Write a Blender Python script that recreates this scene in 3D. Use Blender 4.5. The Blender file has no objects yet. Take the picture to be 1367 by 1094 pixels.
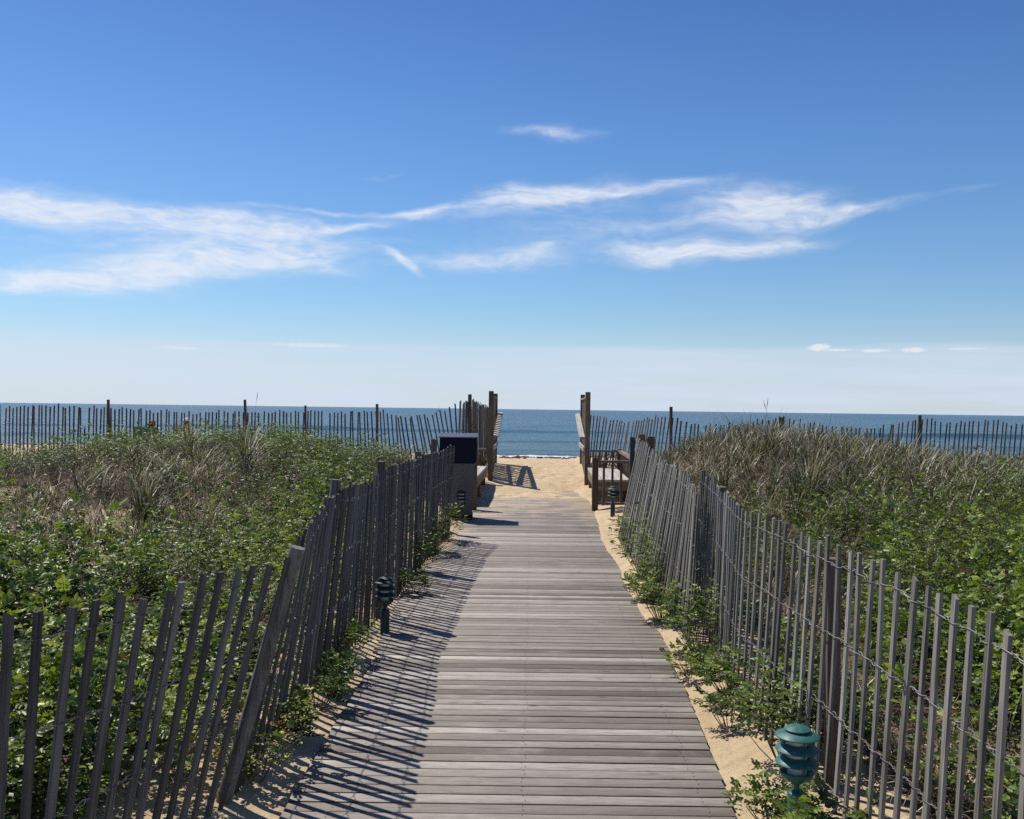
import bpy, bmesh, math, random
import numpy as np
from mathutils import Vector, Matrix

random.seed(7)
rng = np.random.default_rng(7)
R = math.radians
S = bpy.context.scene
COL = S.collection

# ------------------------------------------------------------------ camera
cam = bpy.data.cameras.new('camera'); camo = bpy.data.objects.new('camera', cam); COL.objects.link(camo)
cam.sensor_width = 36.0; cam.lens = 33.2
cam.clip_start = 0.05; cam.clip_end = 60000
camo.matrix_world = Matrix.Translation((0, 0, 1.6)) @ Matrix.Rotation(R(89.97), 4, 'X') @ Matrix.Rotation(R(0.735), 4, 'Z')
S.camera = camo

# ------------------------------------------------------------------ sun
SUN_EL = 56.4
SUN_DIR = Vector((-0.745, 0.667, 0)).normalized()          # horizontal direction towards the sun
sd = Vector((SUN_DIR.x * math.cos(R(SUN_EL)), SUN_DIR.y * math.cos(R(SUN_EL)), math.sin(R(SUN_EL))))
sun = bpy.data.lights.new('sun', 'SUN'); sun.energy = 4.9; sun.angle = R(0.55); sun.color = (1.0, 0.95, 0.87)
suno = bpy.data.objects.new('sun', sun); COL.objects.link(suno)
suno.rotation_euler = sd.to_track_quat('Z', 'Y').to_euler(); suno.location = (-20, 16, 30)

# ------------------------------------------------------------------ node helper
class NT:
    def __init__(s, nt): s.nt = nt
    def n(s, t, **k):
        nd = s.nt.nodes.new(t)
        ins = k.pop('ins', {})
        for a, v in k.items(): setattr(nd, a, v)
        for a, v in ins.items():
            if isinstance(v, bpy.types.NodeSocket): s.nt.links.new(v, nd.inputs[a])
            else: nd.inputs[a].default_value = v
        return nd
    def m(s, op, a, b=0.0, c=0.0, clamp=False):
        return s.n('ShaderNodeMath', operation=op, use_clamp=clamp, ins={0: a, 1: b, 2: c}).outputs[0]
    def noise(s, vec, scale, detail=3, rough=0.5, dist=0.0):
        return s.n('ShaderNodeTexNoise', ins={'Vector': vec, 'Scale': scale, 'Detail': detail, 'Roughness': rough, 'Distortion': dist}).outputs[0]
    def mapping(s, vec, scale=(1, 1, 1), rot=(0, 0, 0), loc=(0, 0, 0)):
        return s.n('ShaderNodeMapping', ins={'Vector': vec, 'Scale': scale, 'Rotation': rot, 'Location': loc}).outputs[0]
    def ramp(s, fac, stops, interp='LINEAR'):
        nd = s.n('ShaderNodeValToRGB', ins={0: fac}); cr = nd.color_ramp; cr.interpolation = interp
        while len(cr.elements) < len(stops): cr.elements.new(0.5)
        for e, (p, c) in zip(cr.elements, stops):
            e.position = p; e.color = (c, c, c, 1) if not hasattr(c, '__len__') else (*c, 1)
        return nd.outputs[0]
    def mix(s, fac, a, b, blend='MIX'):
        nd = s.n('ShaderNodeMix', data_type='RGBA', blend_type=blend)
        for i, v in ((0, fac), (6, a), (7, b)):
            if isinstance(v, bpy.types.NodeSocket): s.nt.links.new(v, nd.inputs[i])
            else: nd.inputs[i].default_value = v if i == 0 else (*v, 1)
        return nd.outputs[2]
    def bump(s, h, strength=0.3, dist=0.01):
        return s.n('ShaderNodeBump', ins={'Height': h, 'Strength': strength, 'Distance': dist}).outputs[0]
    def mr(s, v, a, b, c=0.0, d=1.0):
        return s.n('ShaderNodeMapRange', interpolation_type='SMOOTHSTEP', ins={0: v, 1: a, 2: b, 3: c, 4: d}).outputs[0]

# ------------------------------------------------------------------ world: sky with cirrus
w = bpy.data.worlds.new('World'); S.world = w; w.use_nodes = True
W = NT(w.node_tree); w.node_tree.nodes.clear()
sky = W.n('ShaderNodeTexSky', sky_type='NISHITA', sun_disc=False, sun_elevation=R(SUN_EL),
          sun_rotation=math.atan2(SUN_DIR.x, SUN_DIR.y), altitude=0.0, air_density=1.0, dust_density=0.25, ozone_density=2.6)
tc = W.n('ShaderNodeTexCoord').outputs['Generated']
sx = W.n('ShaderNodeSeparateXYZ', ins={0: tc})
az = W.m('ARCTAN2', sx.outputs[0], sx.outputs[1])
el = W.m('ARCSINE', sx.outputs[2])
DEG = 57.2958
azd = W.m('MULTIPLY', az, DEG); eld = W.m('MULTIPLY', el, DEG)
ae = W.n('ShaderNodeCombineXYZ', ins={0: azd, 1: eld, 2: 0.0}).outputs[0]
def blob(x, y, lx, ly, ang, amp):
    """cirrus streak measured on the sky: centre and half sizes in degrees, returns the node sockets' product"""
    F = 1261.0; c, s_ = math.cos(R(.735)), math.sin(R(.735))
    px, py = (x - 683.5) / F, (546.5 - y) / F
    ux, uy = px * c - py * s_, px * s_ + py * c           # undo the camera's roll
    a0 = math.degrees(math.atan2(ux, 1)); e0 = math.degrees(math.atan2(uy, math.hypot(1, ux)))
    k = math.cos(math.radians(a0)) ** 2
    return (a0, e0, lx / F * 57.3 * k, ly / F * 57.3, ang, amp)
blobs = [
    (95, 277, 120, 15, -4, 1.05), (15, 266, 80, 15, 0, .8), (290, 293, 90, 13, 1, .95), (330, 315, 120, 12, 9, .7),
    (60, 377, 130, 12, 2, 1.15), (230, 356, 130, 13, 7, 1.1), (370, 336, 110, 10, 9, .70), (465, 303, 60, 6, 10, .65), (180, 325, 190, 26, 4, .14),
    (440, 280, 110, 3.0, -1, .5), (562, 281, 48, 4.5, 6, .9), (708, 264, 72, 12, 9, 1.05), (860, 250, 90, 7, 5, .75), (770, 255, 60, 7, 5, .4),
    (1018, 273, 62, 18, 0, 1.3), (1150, 281, 62, 7, 3, .85), (895, 335, 70, 12, -2, .95), (985, 331, 80, 10, 3, .85), (1060, 326, 40, 6, 4, .3),
    (650, 342, 75, 9, 2, .6), (715, 338, 26, 8, 20, .4), (541, 347, 24, 4, -33, .9), (735, 181, 58, 7, -7, .55), (432, 356, 40, 7, -6, .45),
    (505, 232, 34, 3, 8, .28), (830, 303, 110, 8, 4, .26), (1000, 305, 60, 10, 0, .12), (1290, 250, 60, 5, 8, .2),
    (150, 318, 230, 50, 4, .14), (660, 345, 120, 22, 3, .22), (880, 300, 180, 45, 3, .2), (1060, 282, 90, 26, 2, .2), (430, 345, 90, 22, 2, .25), (780, 180, 120, 20, -4, .12), (720, 275, 120, 22, 4, .25),
]
warp1 = W.n('ShaderNodeTexNoise', ins={'Vector': W.mapping(ae, (.16, .35, 1)), 'Scale': 1.0, 'Detail': 3, 'Roughness': .5}).outputs['Color']
wp = W.n('ShaderNodeSeparateXYZ', ins={0: warp1})
wa = W.m('ADD', azd, W.m('MULTIPLY', W.m('SUBTRACT', wp.outputs[0], .5), 4.0))
we = W.m('ADD', eld, W.m('MULTIPLY', W.m('SUBTRACT', wp.outputs[1], .5), 1.9))
dens = None
for b in blobs:
    a0, e0, lx, ly, ang, amp = blob(*b)
    ca, sa = math.cos(R(ang)), math.sin(R(ang))
    # u = ((az-a0)*ca + (el-e0)*sa)/lx ; v = (-(az-a0)*sa + (el-e0)*ca)/ly
    u = W.m('MULTIPLY_ADD', wa, ca / lx, W.m('MULTIPLY_ADD', we, sa / lx, -(a0 * ca + e0 * sa) / lx))
    v = W.m('MULTIPLY_ADD', wa, -sa / ly, W.m('MULTIPLY_ADD', we, ca / ly, (a0 * sa - e0 * ca) / ly))
    r2 = W.m('MULTIPLY_ADD', u, u, W.m('MULTIPLY', v, v))
    g = W.m('MULTIPLY', W.m('EXPONENT', W.m('MULTIPLY', r2, -0.8)), amp)
    dens = g if dens is None else W.m('ADD', dens, g)
fw = W.n('ShaderNodeCombineXYZ', ins={0: wa, 1: we, 2: 0.0}).outputs[0]
fibre = W.noise(W.mapping(fw, (.34, 1.7, 1), (0, 0, R(-7))), 1.0, 6, .55, .2)
fibre2 = W.noise(W.mapping(fw, (.9, 2.2, 1), (0, 0, R(36))), 1.0, 6, .56, .2)
fb = W.mr(W.m('MULTIPLY_ADD', fibre, .62, W.m('MULTIPLY', fibre2, .38)), .28, .72, .42, 1.22)
cl = W.m('MULTIPLY', dens, fb)
cl = W.m('SUBTRACT', cl, .07, clamp=True)
fine = W.noise(W.mapping(fw, (.8, 4.0, 1), (0, 0, R(24))), 1.0, 5, .55, .3)
cl = W.m('SUBTRACT', 1.0, W.m('EXPONENT', W.m('MULTIPLY', W.m('POWER', cl, 1.45), -1.35)))
cl = W.m('MULTIPLY', cl, W.mr(fine, .28, .72, .80, 1.08), clamp=True)
front = W.mr(sx.outputs[1], 0.0, .15)
cl = W.m('MULTIPLY', cl, front)
# small fair-weather cumulus above the haze bank
cum = None
for b in [(1094, 464, 16, 4.5, 0, 1.3), (1118, 467.5, 22, 1.8, 0, 1), (1168, 468.5, 18, 2.2, 0, 1.0), (1220, 467.5, 17, 3.2, 0, 1.2), (1290, 466, 24, 1.6, 0, .6), (415, 461, 48, 3.2, 2, .65), (240, 465, 30, 2.4, 0, .5)]:
    a0, e0, lx, ly, ang, amp = blob(*b)
    u = W.m('MULTIPLY_ADD', azd, 1 / lx, -a0 / lx)
    v = W.m('MULTIPLY_ADD', eld, 1 / ly, -e0 / ly)
    r2 = W.m('MULTIPLY_ADD', u, u, W.m('MULTIPLY', v, v))
    r2 = W.m('ADD', r2, W.m('MULTIPLY', W.m('SUBTRACT', W.noise(ae, 2.6, 5, .65), .5), 2.6))
    g = W.m('MULTIPLY', W.mr(r2, 1.5, .1), amp)
    cum = g if cum is None else W.m('MAXIMUM', cum, g)
cum = W.m('MULTIPLY', cum, .62, clamp=True)
cum = W.m('MULTIPLY', cum, front, clamp=True)
# haze bank low over the sea
bn = W.m('MULTIPLY', W.m('SUBTRACT', W.noise(W.mapping(ae, (.10, .9, 1)), 1.0, 5, .6), .5), .8)
ef = W.m('ADD', eld, bn)
bank = W.m('ADD', W.mr(ef, 4.0, 3.5, 0.0, .48), W.mr(eld, 6.5, 1.0, 0.0, .42))
bank = W.m('MULTIPLY', bank, W.mr(W.noise(W.mapping(ae, (.07, .85, 1), (0, 0, R(1.5)), (3, 1, 0)), 1.0, 5, .6), .28, .72, .66, 1.10))
skc = W.n('ShaderNodeHueSaturation', ins={'Hue': .5, 'Saturation': 1.0, 'Value': 1.0, 'Color': sky.outputs[0]}).outputs[0]
tint = W.ramp(W.m('DIVIDE', eld, 30.0, clamp=True), [(0, (.74, .90, 1.08)), (.14, (.74, .89, 1.07)), (.22, (.70, .90, 1.08)), (.52, (.55, .81, 1.10)), (.80, (.43, .66, 1.0)), (1, (.38, .59, .93))])
skc = W.mix(1.0, skc, tint, 'MULTIPLY')
CW = (8.3, 8.5, 9.0)
c1 = W.mix(bank, skc, (6.1, 6.95, 8.3))
c2 = W.mix(cl, c1, CW)
c3 = W.mix(cum, c2, (8.2, 8.3, 8.7))
bg = W.n('ShaderNodeBackground', ins={'Color': c3, 'Strength': 0.105})
wo = W.n('ShaderNodeOutputWorld', ins={0: bg.outputs[0]})

S.view_settings.view_transform = 'Standard'; S.view_settings.look = 'None'
S.view_settings.exposure = 0.0; S.view_settings.gamma = 1.0
S.render.engine = 'CYCLES'
S.cycles.use_denoising = False
S.cycles.max_bounces = 6; S.cycles.transparent_max_bounces = 6

# ------------------------------------------------------------------ mesh / object helpers
def tag(o, label=None, cat=None, group=None, kind=None):
    if label: o['label'] = label
    if cat: o['category'] = cat
    if group: o['group'] = group
    if kind: o['kind'] = kind
    return o
def link(o, parent=None):
    COL.objects.link(o)
    if parent: o.parent = parent
    return o
def empty(name, loc=(0, 0, 0), rz=0.0):
    o = bpy.data.objects.new(name, None); o.location = loc; o.rotation_euler = (0, 0, rz); o.empty_display_size = .1
    return link(o)
class MB:
    """collects shapes into one bmesh, build() links them as one object"""
    def __init__(s): s.bm = bmesh.new()
    def box(s, c, d, rot=None, bev=0.0, taper=None):
        r = bmesh.ops.create_cube(s.bm, size=1.0); vs = r['verts']
        for v in vs:
            k = 1.0
            if taper is not None and v.co.z < 0: k = taper
            v.co = Vector((v.co.x * d[0] * k, v.co.y * d[1] * k, v.co.z * d[2]))
            if rot: v.co = rot @ v.co
            v.co += Vector(c)
        if bev > 0:
            es = {e for v in vs for e in v.link_edges}
            bmesh.ops.bevel(s.bm, geom=list(es), offset=bev, segments=1, affect='EDGES')
        return s
    def bar(s, a, b, w_, t_, bev=0.0, up=Vector((0, 0, 1))):
        a, b = Vector(a), Vector(b); d = b - a; L = d.length; z = d.normalized()
        x = up.cross(z)
        if x.length < 1e-4: x = Vector((1, 0, 0))
        x.normalize(); y = z.cross(x)
        rot = Matrix((x, y, z)).transposed()
        return s.box((a + b) / 2, (w_, t_, L), rot, bev)
    def tube(s, pts, rad, n=6, cap=True):
        pts = [Vector(p) for p in pts]; rings = []
        for i, p in enumerate(pts):
            t = (pts[min(i + 1, len(pts) - 1)] - pts[max(i - 1, 0)]).normalized()
            a = t.cross(Vector((0, 0, 1)));
            if a.length < 1e-3: a = t.cross(Vector((0, 1, 0)))
            a.normalize(); b = t.cross(a)
            r = rad[i] if hasattr(rad, '__len__') else rad
            rings.append([s.bm.verts.new(p + (a * math.cos(6.28318 * k / n) + b * math.sin(6.28318 * k / n)) * r) for k in range(n)])
        for r0, r1 in zip(rings, rings[1:]):
            for k in range(n): s.bm.faces.new((r0[k], r0[(k + 1) % n], r1[(k + 1) % n], r1[k]))
        if cap:
            s.bm.faces.new(rings[0][::-1]); s.bm.faces.new(rings[-1])
        return s
    def lathe(s, prof, n=32, c=(0, 0, 0), capb=True, capt=True):
        rings = [[s.bm.verts.new((c[0] + r * math.cos(6.28318 * k / n), c[1] + r * math.sin(6.28318 * k / n), c[2] + z)) for k in range(n)] for r, z in prof]
        for r0, r1 in zip(rings, rings[1:]):
            for k in range(n): s.bm.faces.new((r0[k], r0[(k + 1) % n], r1[(k + 1) % n], r1[k]))
        if capb: s.bm.faces.new(rings[0][::-1])
        if capt: s.bm.faces.new(rings[-1])
        return s
    def build(s, name, mat, parent=None, smooth=False):
        bmesh.ops.recalc_face_normals(s.bm, faces=s.bm.faces)
        me = bpy.data.meshes.new(name); s.bm.to_mesh(me); s.bm.free()
        me.materials.append(mat)
        if smooth:
            for p in me.polygons: p.use_smooth = True
            me.set_sharp_from_angle(angle=R(38))
        return link(bpy.data.objects.new(name, me), parent)
def np_mesh(name, V, Q, mat, tint=None, parent=None, smooth=False, extra=None):
    me = bpy.data.meshes.new(name); n = Q.shape[1]
    me.vertices.add(len(V)); me.vertices.foreach_set('co', V.astype(np.float32).ravel())
    me.loops.add(Q.size); me.loops.foreach_set('vertex_index', Q.astype(np.int32).ravel())
    me.polygons.add(len(Q)); me.polygons.foreach_set('loop_start', (np.arange(len(Q)) * n).astype(np.int32))
    me.polygons.foreach_set('loop_total', np.full(len(Q), n, dtype=np.int32))
    if smooth: me.polygons.foreach_set('use_smooth', np.ones(len(Q), dtype=bool))
    me.update(calc_edges=True)
    if tint is not None:
        a = me.attributes.new('tint', 'FLOAT', 'POINT'); a.data.foreach_set('value', tint.astype(np.float32))
    for k, arr in (extra or {}).items():
        a = me.attributes.new(k, 'FLOAT', 'POINT'); a.data.foreach_set('value', arr.astype(np.float32))
    me.materials.append(mat)
    return link(bpy.data.objects.new(name, me), parent)
def copy_tree(o, parent=None):
    c = o.copy(); COL.objects.link(c); c.parent = parent
    for ch in [x for x in list(COL.objects) if x.parent == o]: copy_tree(ch, c)
    return c

# ------------------------------------------------------------------ materials
def material(name):
    m = bpy.data.materials.new(name); m.use_nodes = True; N = NT(m.node_tree)
    p = m.node_tree.nodes['Principled BSDF']
    N.p = p; N.out = m.node_tree.nodes['Material Output']
    def setp(**k):
        for a, v in k.items():
            a = a.replace('_', ' ')
            if isinstance(v, bpy.types.NodeSocket): m.node_tree.links.new(v, p.inputs[a])
            else: p.inputs[a].default_value = (*v, 1) if hasattr(v, '__len__') else v
    N.set = setp
    return m, N
def objco(N): return N.n('ShaderNodeTexCoord').outputs['Object']
def wood_mat(name, c0, c1, axis=2, rnd=.5, rough=.8):
    m, N = material(name); co = objco(N)
    ri = N.n('ShaderNodeObjectInfo').outputs['Random']
    off = N.n('ShaderNodeCombineXYZ', ins={0: N.m('MULTIPLY', ri, 37.0), 1: N.m('MULTIPLY', ri, 11.0), 2: ri}).outputs[0]
    co2 = N.n('ShaderNodeVectorMath', operation='ADD', ins={0: co, 1: off}).outputs[0]
    sc = [60, 60, 60]; sc[axis] = 2.2
    g = N.noise(N.mapping(co2, sc), 1.0, 5, .65, .4)
    sc2 = [9, 9, 9]; sc2[axis] = 1.4
    g2 = N.noise(N.mapping(co2, sc2), 1.0, 4, .6)
    sc3 = [170, 170, 170]; sc3[axis] = 5
    g3 = N.noise(N.mapping(co2, sc3), 1.0, 3, .6)
    f = N.m('MULTIPLY_ADD', g, .5, N.m('MULTIPLY', g2, .5))
    f = N.mr(f, .32, .68)
    c = N.mix(f, c0, c1)
    c = N.mix(N.mr(g3, .36, .5, .55, 0.0), c, [x * .35 for x in c0])
    br = N.mr(ri, 0, 1, 1 - rnd * .45, 1 + rnd * .35)
    c = N.mix(1.0, c, N.n('ShaderNodeCombineColor', ins={0: br, 1: br, 2: br}).outputs[0], 'MULTIPLY')
    N.set(Base_Color=c, Roughness=rough, Normal=N.bump(N.m('ADD', g, g3), .5, .004))
    N.p.inputs['Specular IOR Level'].default_value = .3
    return m
M_PICK = wood_mat('weathered picket wood', (.105, .096, .080), (.36, .335, .285), 2, .8)
M_PICKD = wood_mat('dark stained picket wood', (.085, .062, .050), (.25, .180, .140), 2, .6)
M_PICKSHADE = wood_mat('shaded picket wood', (.060, .056, .050), (.195, .182, .162), 2, .9)  # darkened picket wood, the left fence's shade side put into its colour
M_POST = wood_mat('brown post timber', (.095, .062, .038), (.215, .150, .098), 2, .5)
M_RAILY = wood_mat('grey rail timber', (.16, .125, .095), (.36, .30, .24), 1, .4)
M_RAILX = wood_mat('grey cross timber', (.14, .105, .075), (.32, .26, .20), 0, .4)

M_TOPLIT = wood_mat('lit top timber', (.34, .31, .27), (.60, .56, .50), 1, .2)  # paler copy of the rail timber, sunlit tops put into its colour
def wire_mat():
    m, N = material('galvanised wire'); n = N.noise(objco(N), 14, 3)
    N.set(Base_Color=N.ramp(n, [(.3, (.10, .08, .07)), (.65, (.22, .21, .20))]), Metallic=.5, Roughness=.55)
    return m
M_WIRE = wire_mat()

def sand_mat():
    m, N = material('beach sand')
    co = objco(N); sp = N.n('ShaderNodeSeparateXYZ', ins={0: co})
    n1 = N.noise(co, 1.3, 5, .6); n2 = N.noise(co, 14, 5, .65); n3 = N.noise(co, 260, 2, .6)
    c = N.mix(N.mr(n1, .3, .7), (.57, .425, .255), (.655, .51, .325))
    c = N.mix(N.mr(n2, .45, .72, 0, .35), c, (.40, .27, .15))
    c = N.mix(N.mr(n3, .56, .74, 0, .5), c, (.28, .19, .12))
    # litter (dead leaves and straw) under the dune plants
    lit = N.n('ShaderNodeAttribute', attribute_name='litter').outputs['Fac']
    ln = N.noise(co, 55, 4, .7); l2 = N.noise(N.mapping(co, (30, 130, 30), (0, 0, .6)), 1.0, 4, .7)
    lc = N.mix(N.mr(ln, .35, .65), (.050, .034, .023), (.19, .135, .085))
    lc = N.mix(N.mr(l2, .5, .7, 0, .7), lc, (.46, .36, .24))
    lm = N.m('ADD', lit, N.m('MULTIPLY', N.m('SUBTRACT', n2, .5), .9))
    c = N.mix(N.mr(lm, .42, .62), c, lc)
    # wet sand where it meets the water
    wet = N.mr(sp.outputs[2], -1.5, -2.3)
    c = N.mix(wet, c, (.20, .15, .10))
    h = N.m('ADD', N.m('MULTIPLY', n2, 1.0), N.m('MULTIPLY', n3, .25))
    foot = N.n('ShaderNodeTexVoronoi', feature='SMOOTH_F1', ins={'Vector': co, 'Scale': 3.2, 'Smoothness': .6, 'Randomness': 1.0}).outputs[0]
    h = N.m('ADD', h, N.m('MULTIPLY', N.mr(foot, .05, .5), 1.6))
    N.set(Base_Color=c, Roughness=N.m('SUBTRACT', .9, N.m('MULTIPLY', wet, .55)), Normal=N.bump(h, .7, .045))
    N.p.inputs['Specular IOR Level'].default_value = .25
    return m
M_SAND = sand_mat()

def deck_mat():
    m, N = material('weathered deck boards')
    co = objco(N); sp = N.n('ShaderNodeSeparateXYZ', ins={0: co})
    t = N.n('ShaderNodeAttribute', attribute_name='tint').outputs['Fac']
    off = N.n('ShaderNodeCombineXYZ', ins={0: N.m('MULTIPLY', t, 91.0), 1: N.m('MULTIPLY', t, 53.0), 2: 0.0}).outputs[0]
    co2 = N.n('ShaderNodeVectorMath', operation='ADD', ins={0: co, 1: off}).outputs[0]
    g = N.noise(N.mapping(co2, (9, 85, 8)), 1.0, 7, .76, .8)
    g2 = N.noise(N.mapping(co2, (2.2, 5, 1)), 1.0, 6, .68, .5)
    g3 = N.noise(N.mapping(co2, (5, 240, 8)), 1.0, 3, .6)
    base = N.ramp(t, [(0, (.150, .124, .101)), (.25, (.232, .198, .166)), (.5, (.308, .264, .220)), (.75, (.395, .346, .292)), (1, (.54, .485, .415))])
    c = N.mix(N.mr(g, .40, .66, 0, .48), base, (.13, .112, .095))
    c = N.mix(N.mr(g2, .50, .74, 0, .45), c, (.50, .455, .40))
    c = N.mix(N.mr(g3, .40, .52, .35, 0), c, (.07, .055, .045))
    st = N.noise(N.mapping(co, (.9, 1.6, 1)), 1.0, 5, .62, .5)
    c = N.mix(N.mr(st, .50, .70, 0, .38), c, (.13, .105, .085))
    kn = N.n('ShaderNodeTexVoronoi', feature='F1', ins={'Vector': N.mapping(co2, (2.6, 11, 1)), 'Scale': 1.0, 'Randomness': 1.0}).outputs[0]
    c = N.mix(N.mr(kn, .10, .05, 0, .75), c, (.06, .042, .032))
    # scattered sand, more of it where feet bring it in at the beach end
    sn = N.noise(co, 2.2, 5, .62); sn2 = N.noise(co, 120, 2, .6)
    far = N.mr(sp.outputs[1], 9.0, 17.0, -.22, .16)
    edge = N.mr(N.m('ABSOLUTE', N.m('SUBTRACT', sp.outputs[0], N.m('MULTIPLY', sp.outputs[1], .022))), .55, 1.0, 0, .12)
    sm = N.m('ADD', N.m('ADD', sn, far), N.m('ADD', edge, N.m('MULTIPLY', N.m('SUBTRACT', sn2, .5), .35)))
    c = N.mix(N.mr(sm, .50, .78, 0, .8), c, (.50, .385, .26))
    sdv = N.n('ShaderNodeAttribute', attribute_name='side').outputs['Fac']
    c = N.mix(N.mr(sdv, .05, .8, 0, .9), c, (.045, .028, .018))
    N.set(Base_Color=c, Roughness=N.mr(g2, .3, .7, .62, .85), Normal=N.bump(N.m('ADD', g, N.m('MULTIPLY', g3, .6)), .45, .004))
    N.p.inputs['Specular IOR Level'].default_value = .35
    return m
M_DECK = deck_mat()

def leaf_mat(name, stops, gloss=.35, trans=.35):
    m, N = material(name)
    t = N.n('ShaderNodeAttribute', attribute_name='tint').outputs['Fac']
    c = N.ramp(t, stops)
    N.set(Base_Color=c, Roughness=gloss)
    N.p.inputs['Specular IOR Level'].default_value = .34
    tr = N.n('ShaderNodeBsdfTranslucent', ins={'Color': N.mix(1.0, c, (1.5, 1.55, .55), 'MULTIPLY')})
    mx = N.n('ShaderNodeMixShader', ins={0: trans, 1: N.p.outputs[0], 2: tr.outputs[0]})
    m.node_tree.links.new(mx.outputs[0], N.out.inputs[0])
    return m
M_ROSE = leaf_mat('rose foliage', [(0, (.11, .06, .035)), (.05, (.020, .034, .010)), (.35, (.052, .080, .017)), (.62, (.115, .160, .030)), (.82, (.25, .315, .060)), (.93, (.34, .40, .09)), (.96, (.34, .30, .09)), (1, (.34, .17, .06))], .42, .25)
M_GRASS = leaf_mat('beach grass', [(0, (.025, .036, .015)), (.35, (.075, .092, .036)), (.6, (.155, .165, .075)), (.70, (.18, .148, .09)), (.84, (.38, .32, .22)), (1, (.72, .65, .51))], .45, .10)
M_DEAD = leaf_mat('dead straw', [(0, (.045, .030, .021)), (.6, (.15, .105, .068)), (.8, (.32, .245, .165)), (1, (.66, .56, .42))], .6, .08)

def plain(name, col, rough=.5, metal=0.0, spec=.5, nscale=20, var=.25, bump=.1):
    m, N = material(name); n = N.noise(objco(N), nscale, 4, .6)
    c = N.mix(N.mr(n, .3, .7), [x * (1 - var) for x in col], [min(1, x * (1 + var)) for x in col])
    N.set(Base_Color=c, Roughness=N.mr(n, .3, .7, max(.05, rough - .08), rough + .08), Metallic=metal, Normal=N.bump(n, bump, .003))
    N.p.inputs['Specular IOR Level'].default_value = spec
    return m
M_TWIG = plain('woody twig', (.10, .065, .045), .8, nscale=60)
M_GREENP = plain('green enamel', (.028, .125, .104), .5, nscale=45, var=.22, bump=.15)
M_GREENSHADE = plain('shaded green enamel', (.010, .042, .038), .55, nscale=45, var=.25, bump=.15)  # darker copy of the lamp enamel, shade put into the colour
M_LENS = plain('frosted lamp glass', (.60, .60, .52), .35, var=.08)
M_NAVY = plain('navy plastic', (.005, .007, .018), .6, spec=.2, nscale=10, var=.2)
M_BINTOP = plain('blue grey lid', (.062, .068, .092), .5, nscale=10, var=.15)
M_BINBODY = plain('grey pebbled panel', (.125, .118, .105), .75, nscale=90, var=.25, bump=.4)
M_SKIN = plain('skin', (.48, .26, .18), .55, var=.06)
M_HAIR = plain('dark hair', (.035, .022, .016), .6, var=.2)
M_RED = plain('red cloth', (.50, .045, .035), .8, var=.1)
M_WHITE = plain('white cloth', (.75, .74, .72), .8, var=.05)
M_BLUEC = plain('dark blue cloth', (.03, .045, .09), .85, var=.1)
M_TANC = plain('tan cloth', (.42, .32, .22), .85, var=.1)
M_GREENC = plain('green canvas', (.012, .11, .075), .8, var=.12)
M_ALU = plain('aluminium tube', (.6, .6, .6), .35, metal=.9, var=.05)
M_SEAW = plain('dried seaweed', (.13, .065, .04), .9, nscale=12, var=.5, bump=.8)
M_HULL = plain('white hull', (.7, .7, .7), .4, var=.05)

def sea_mat():
    m, N = material('sea water')
    co = objco(N); sp = N.n('ShaderNodeSeparateXYZ', ins={0: co}); Y = sp.outputs[1]
    # chop: three octaves, long crests parallel to the shore
    n1 = N.noise(N.mapping(co, (.035, .14, 1), (0, 0, .06)), 1.0, 6, .62, .3)
    n2 = N.noise(N.mapping(co, (.30, .75, 1), (0, 0, -.12)), 1.0, 6, .65, .3)
    n3 = N.noise(N.mapping(co, (1.5, 3.0, 1), (0, 0, .2)), 1.0, 5, .65)
    farf = N.mr(Y, 90, 900)
    deep = N.mix(farf, (.046, .112, .150), (.015, .062, .104))
    # long bands: cloud-free streaks of rougher / smoother water and sand bars
    bands = N.noise(N.mapping(co, (.0016, .022, 1)), 1.0, 4, .6)
    deep = N.mix(N.mr(bands, .3, .7, 0, .55), deep, (.010, .042, .072))
    deep = N.mix(N.mr(n1, .50, .68, 0, .45), deep, (.070, .130, .180))
    deep = N.mix(N.mr(Y, 140, 82, 0, .30), deep, (.13, .16, .15))
    h = N.m('ADD', N.m('MULTIPLY', n1, 1.6), N.m('ADD', N.m('MULTIPLY', n2, .5), N.m('MULTIPLY', n3, .12)))
    foam = N.n('ShaderNodeAttribute', attribute_name='foam').outputs['Fac']
    fn = N.noise(N.mapping(co, (.5, 1.1, 1)), 1.0, 6, .7)
    fm = N.mr(N.m('ADD', foam, N.m('MULTIPLY', N.m('SUBTRACT', fn, .5), 1.3)), .5, .68)
    # scattered whitecaps, plus sun glints painted white towards the left
    cap = N.m('MAXIMUM', N.mr(N.noise(N.mapping(co, (.10, .32, 1)), 1.0, 7, .72), .70, .735, 0, .6), N.m('MULTIPLY', N.mr(N.noise(N.mapping(co, (.9, .35, 1)), 1.0, 3, .8), .66, .70, 0, .75), N.mr(N.m('DIVIDE', sp.outputs[0], Y), -.05, -.5)))
    fm = N.m('MAXIMUM', fm, cap)
    N.set(Base_Color=N.mix(fm, deep, (.80, .82, .84)), Roughness=N.mix(fm, (.22, .22, .22), (.8, .8, .8)), Normal=N.bump(h, .9, .9))
    N.p.inputs['Specular IOR Level'].default_value = .10
    N.p.inputs['IOR'].default_value = 1.33
    return m
M_SEA = sea_mat()

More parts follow.
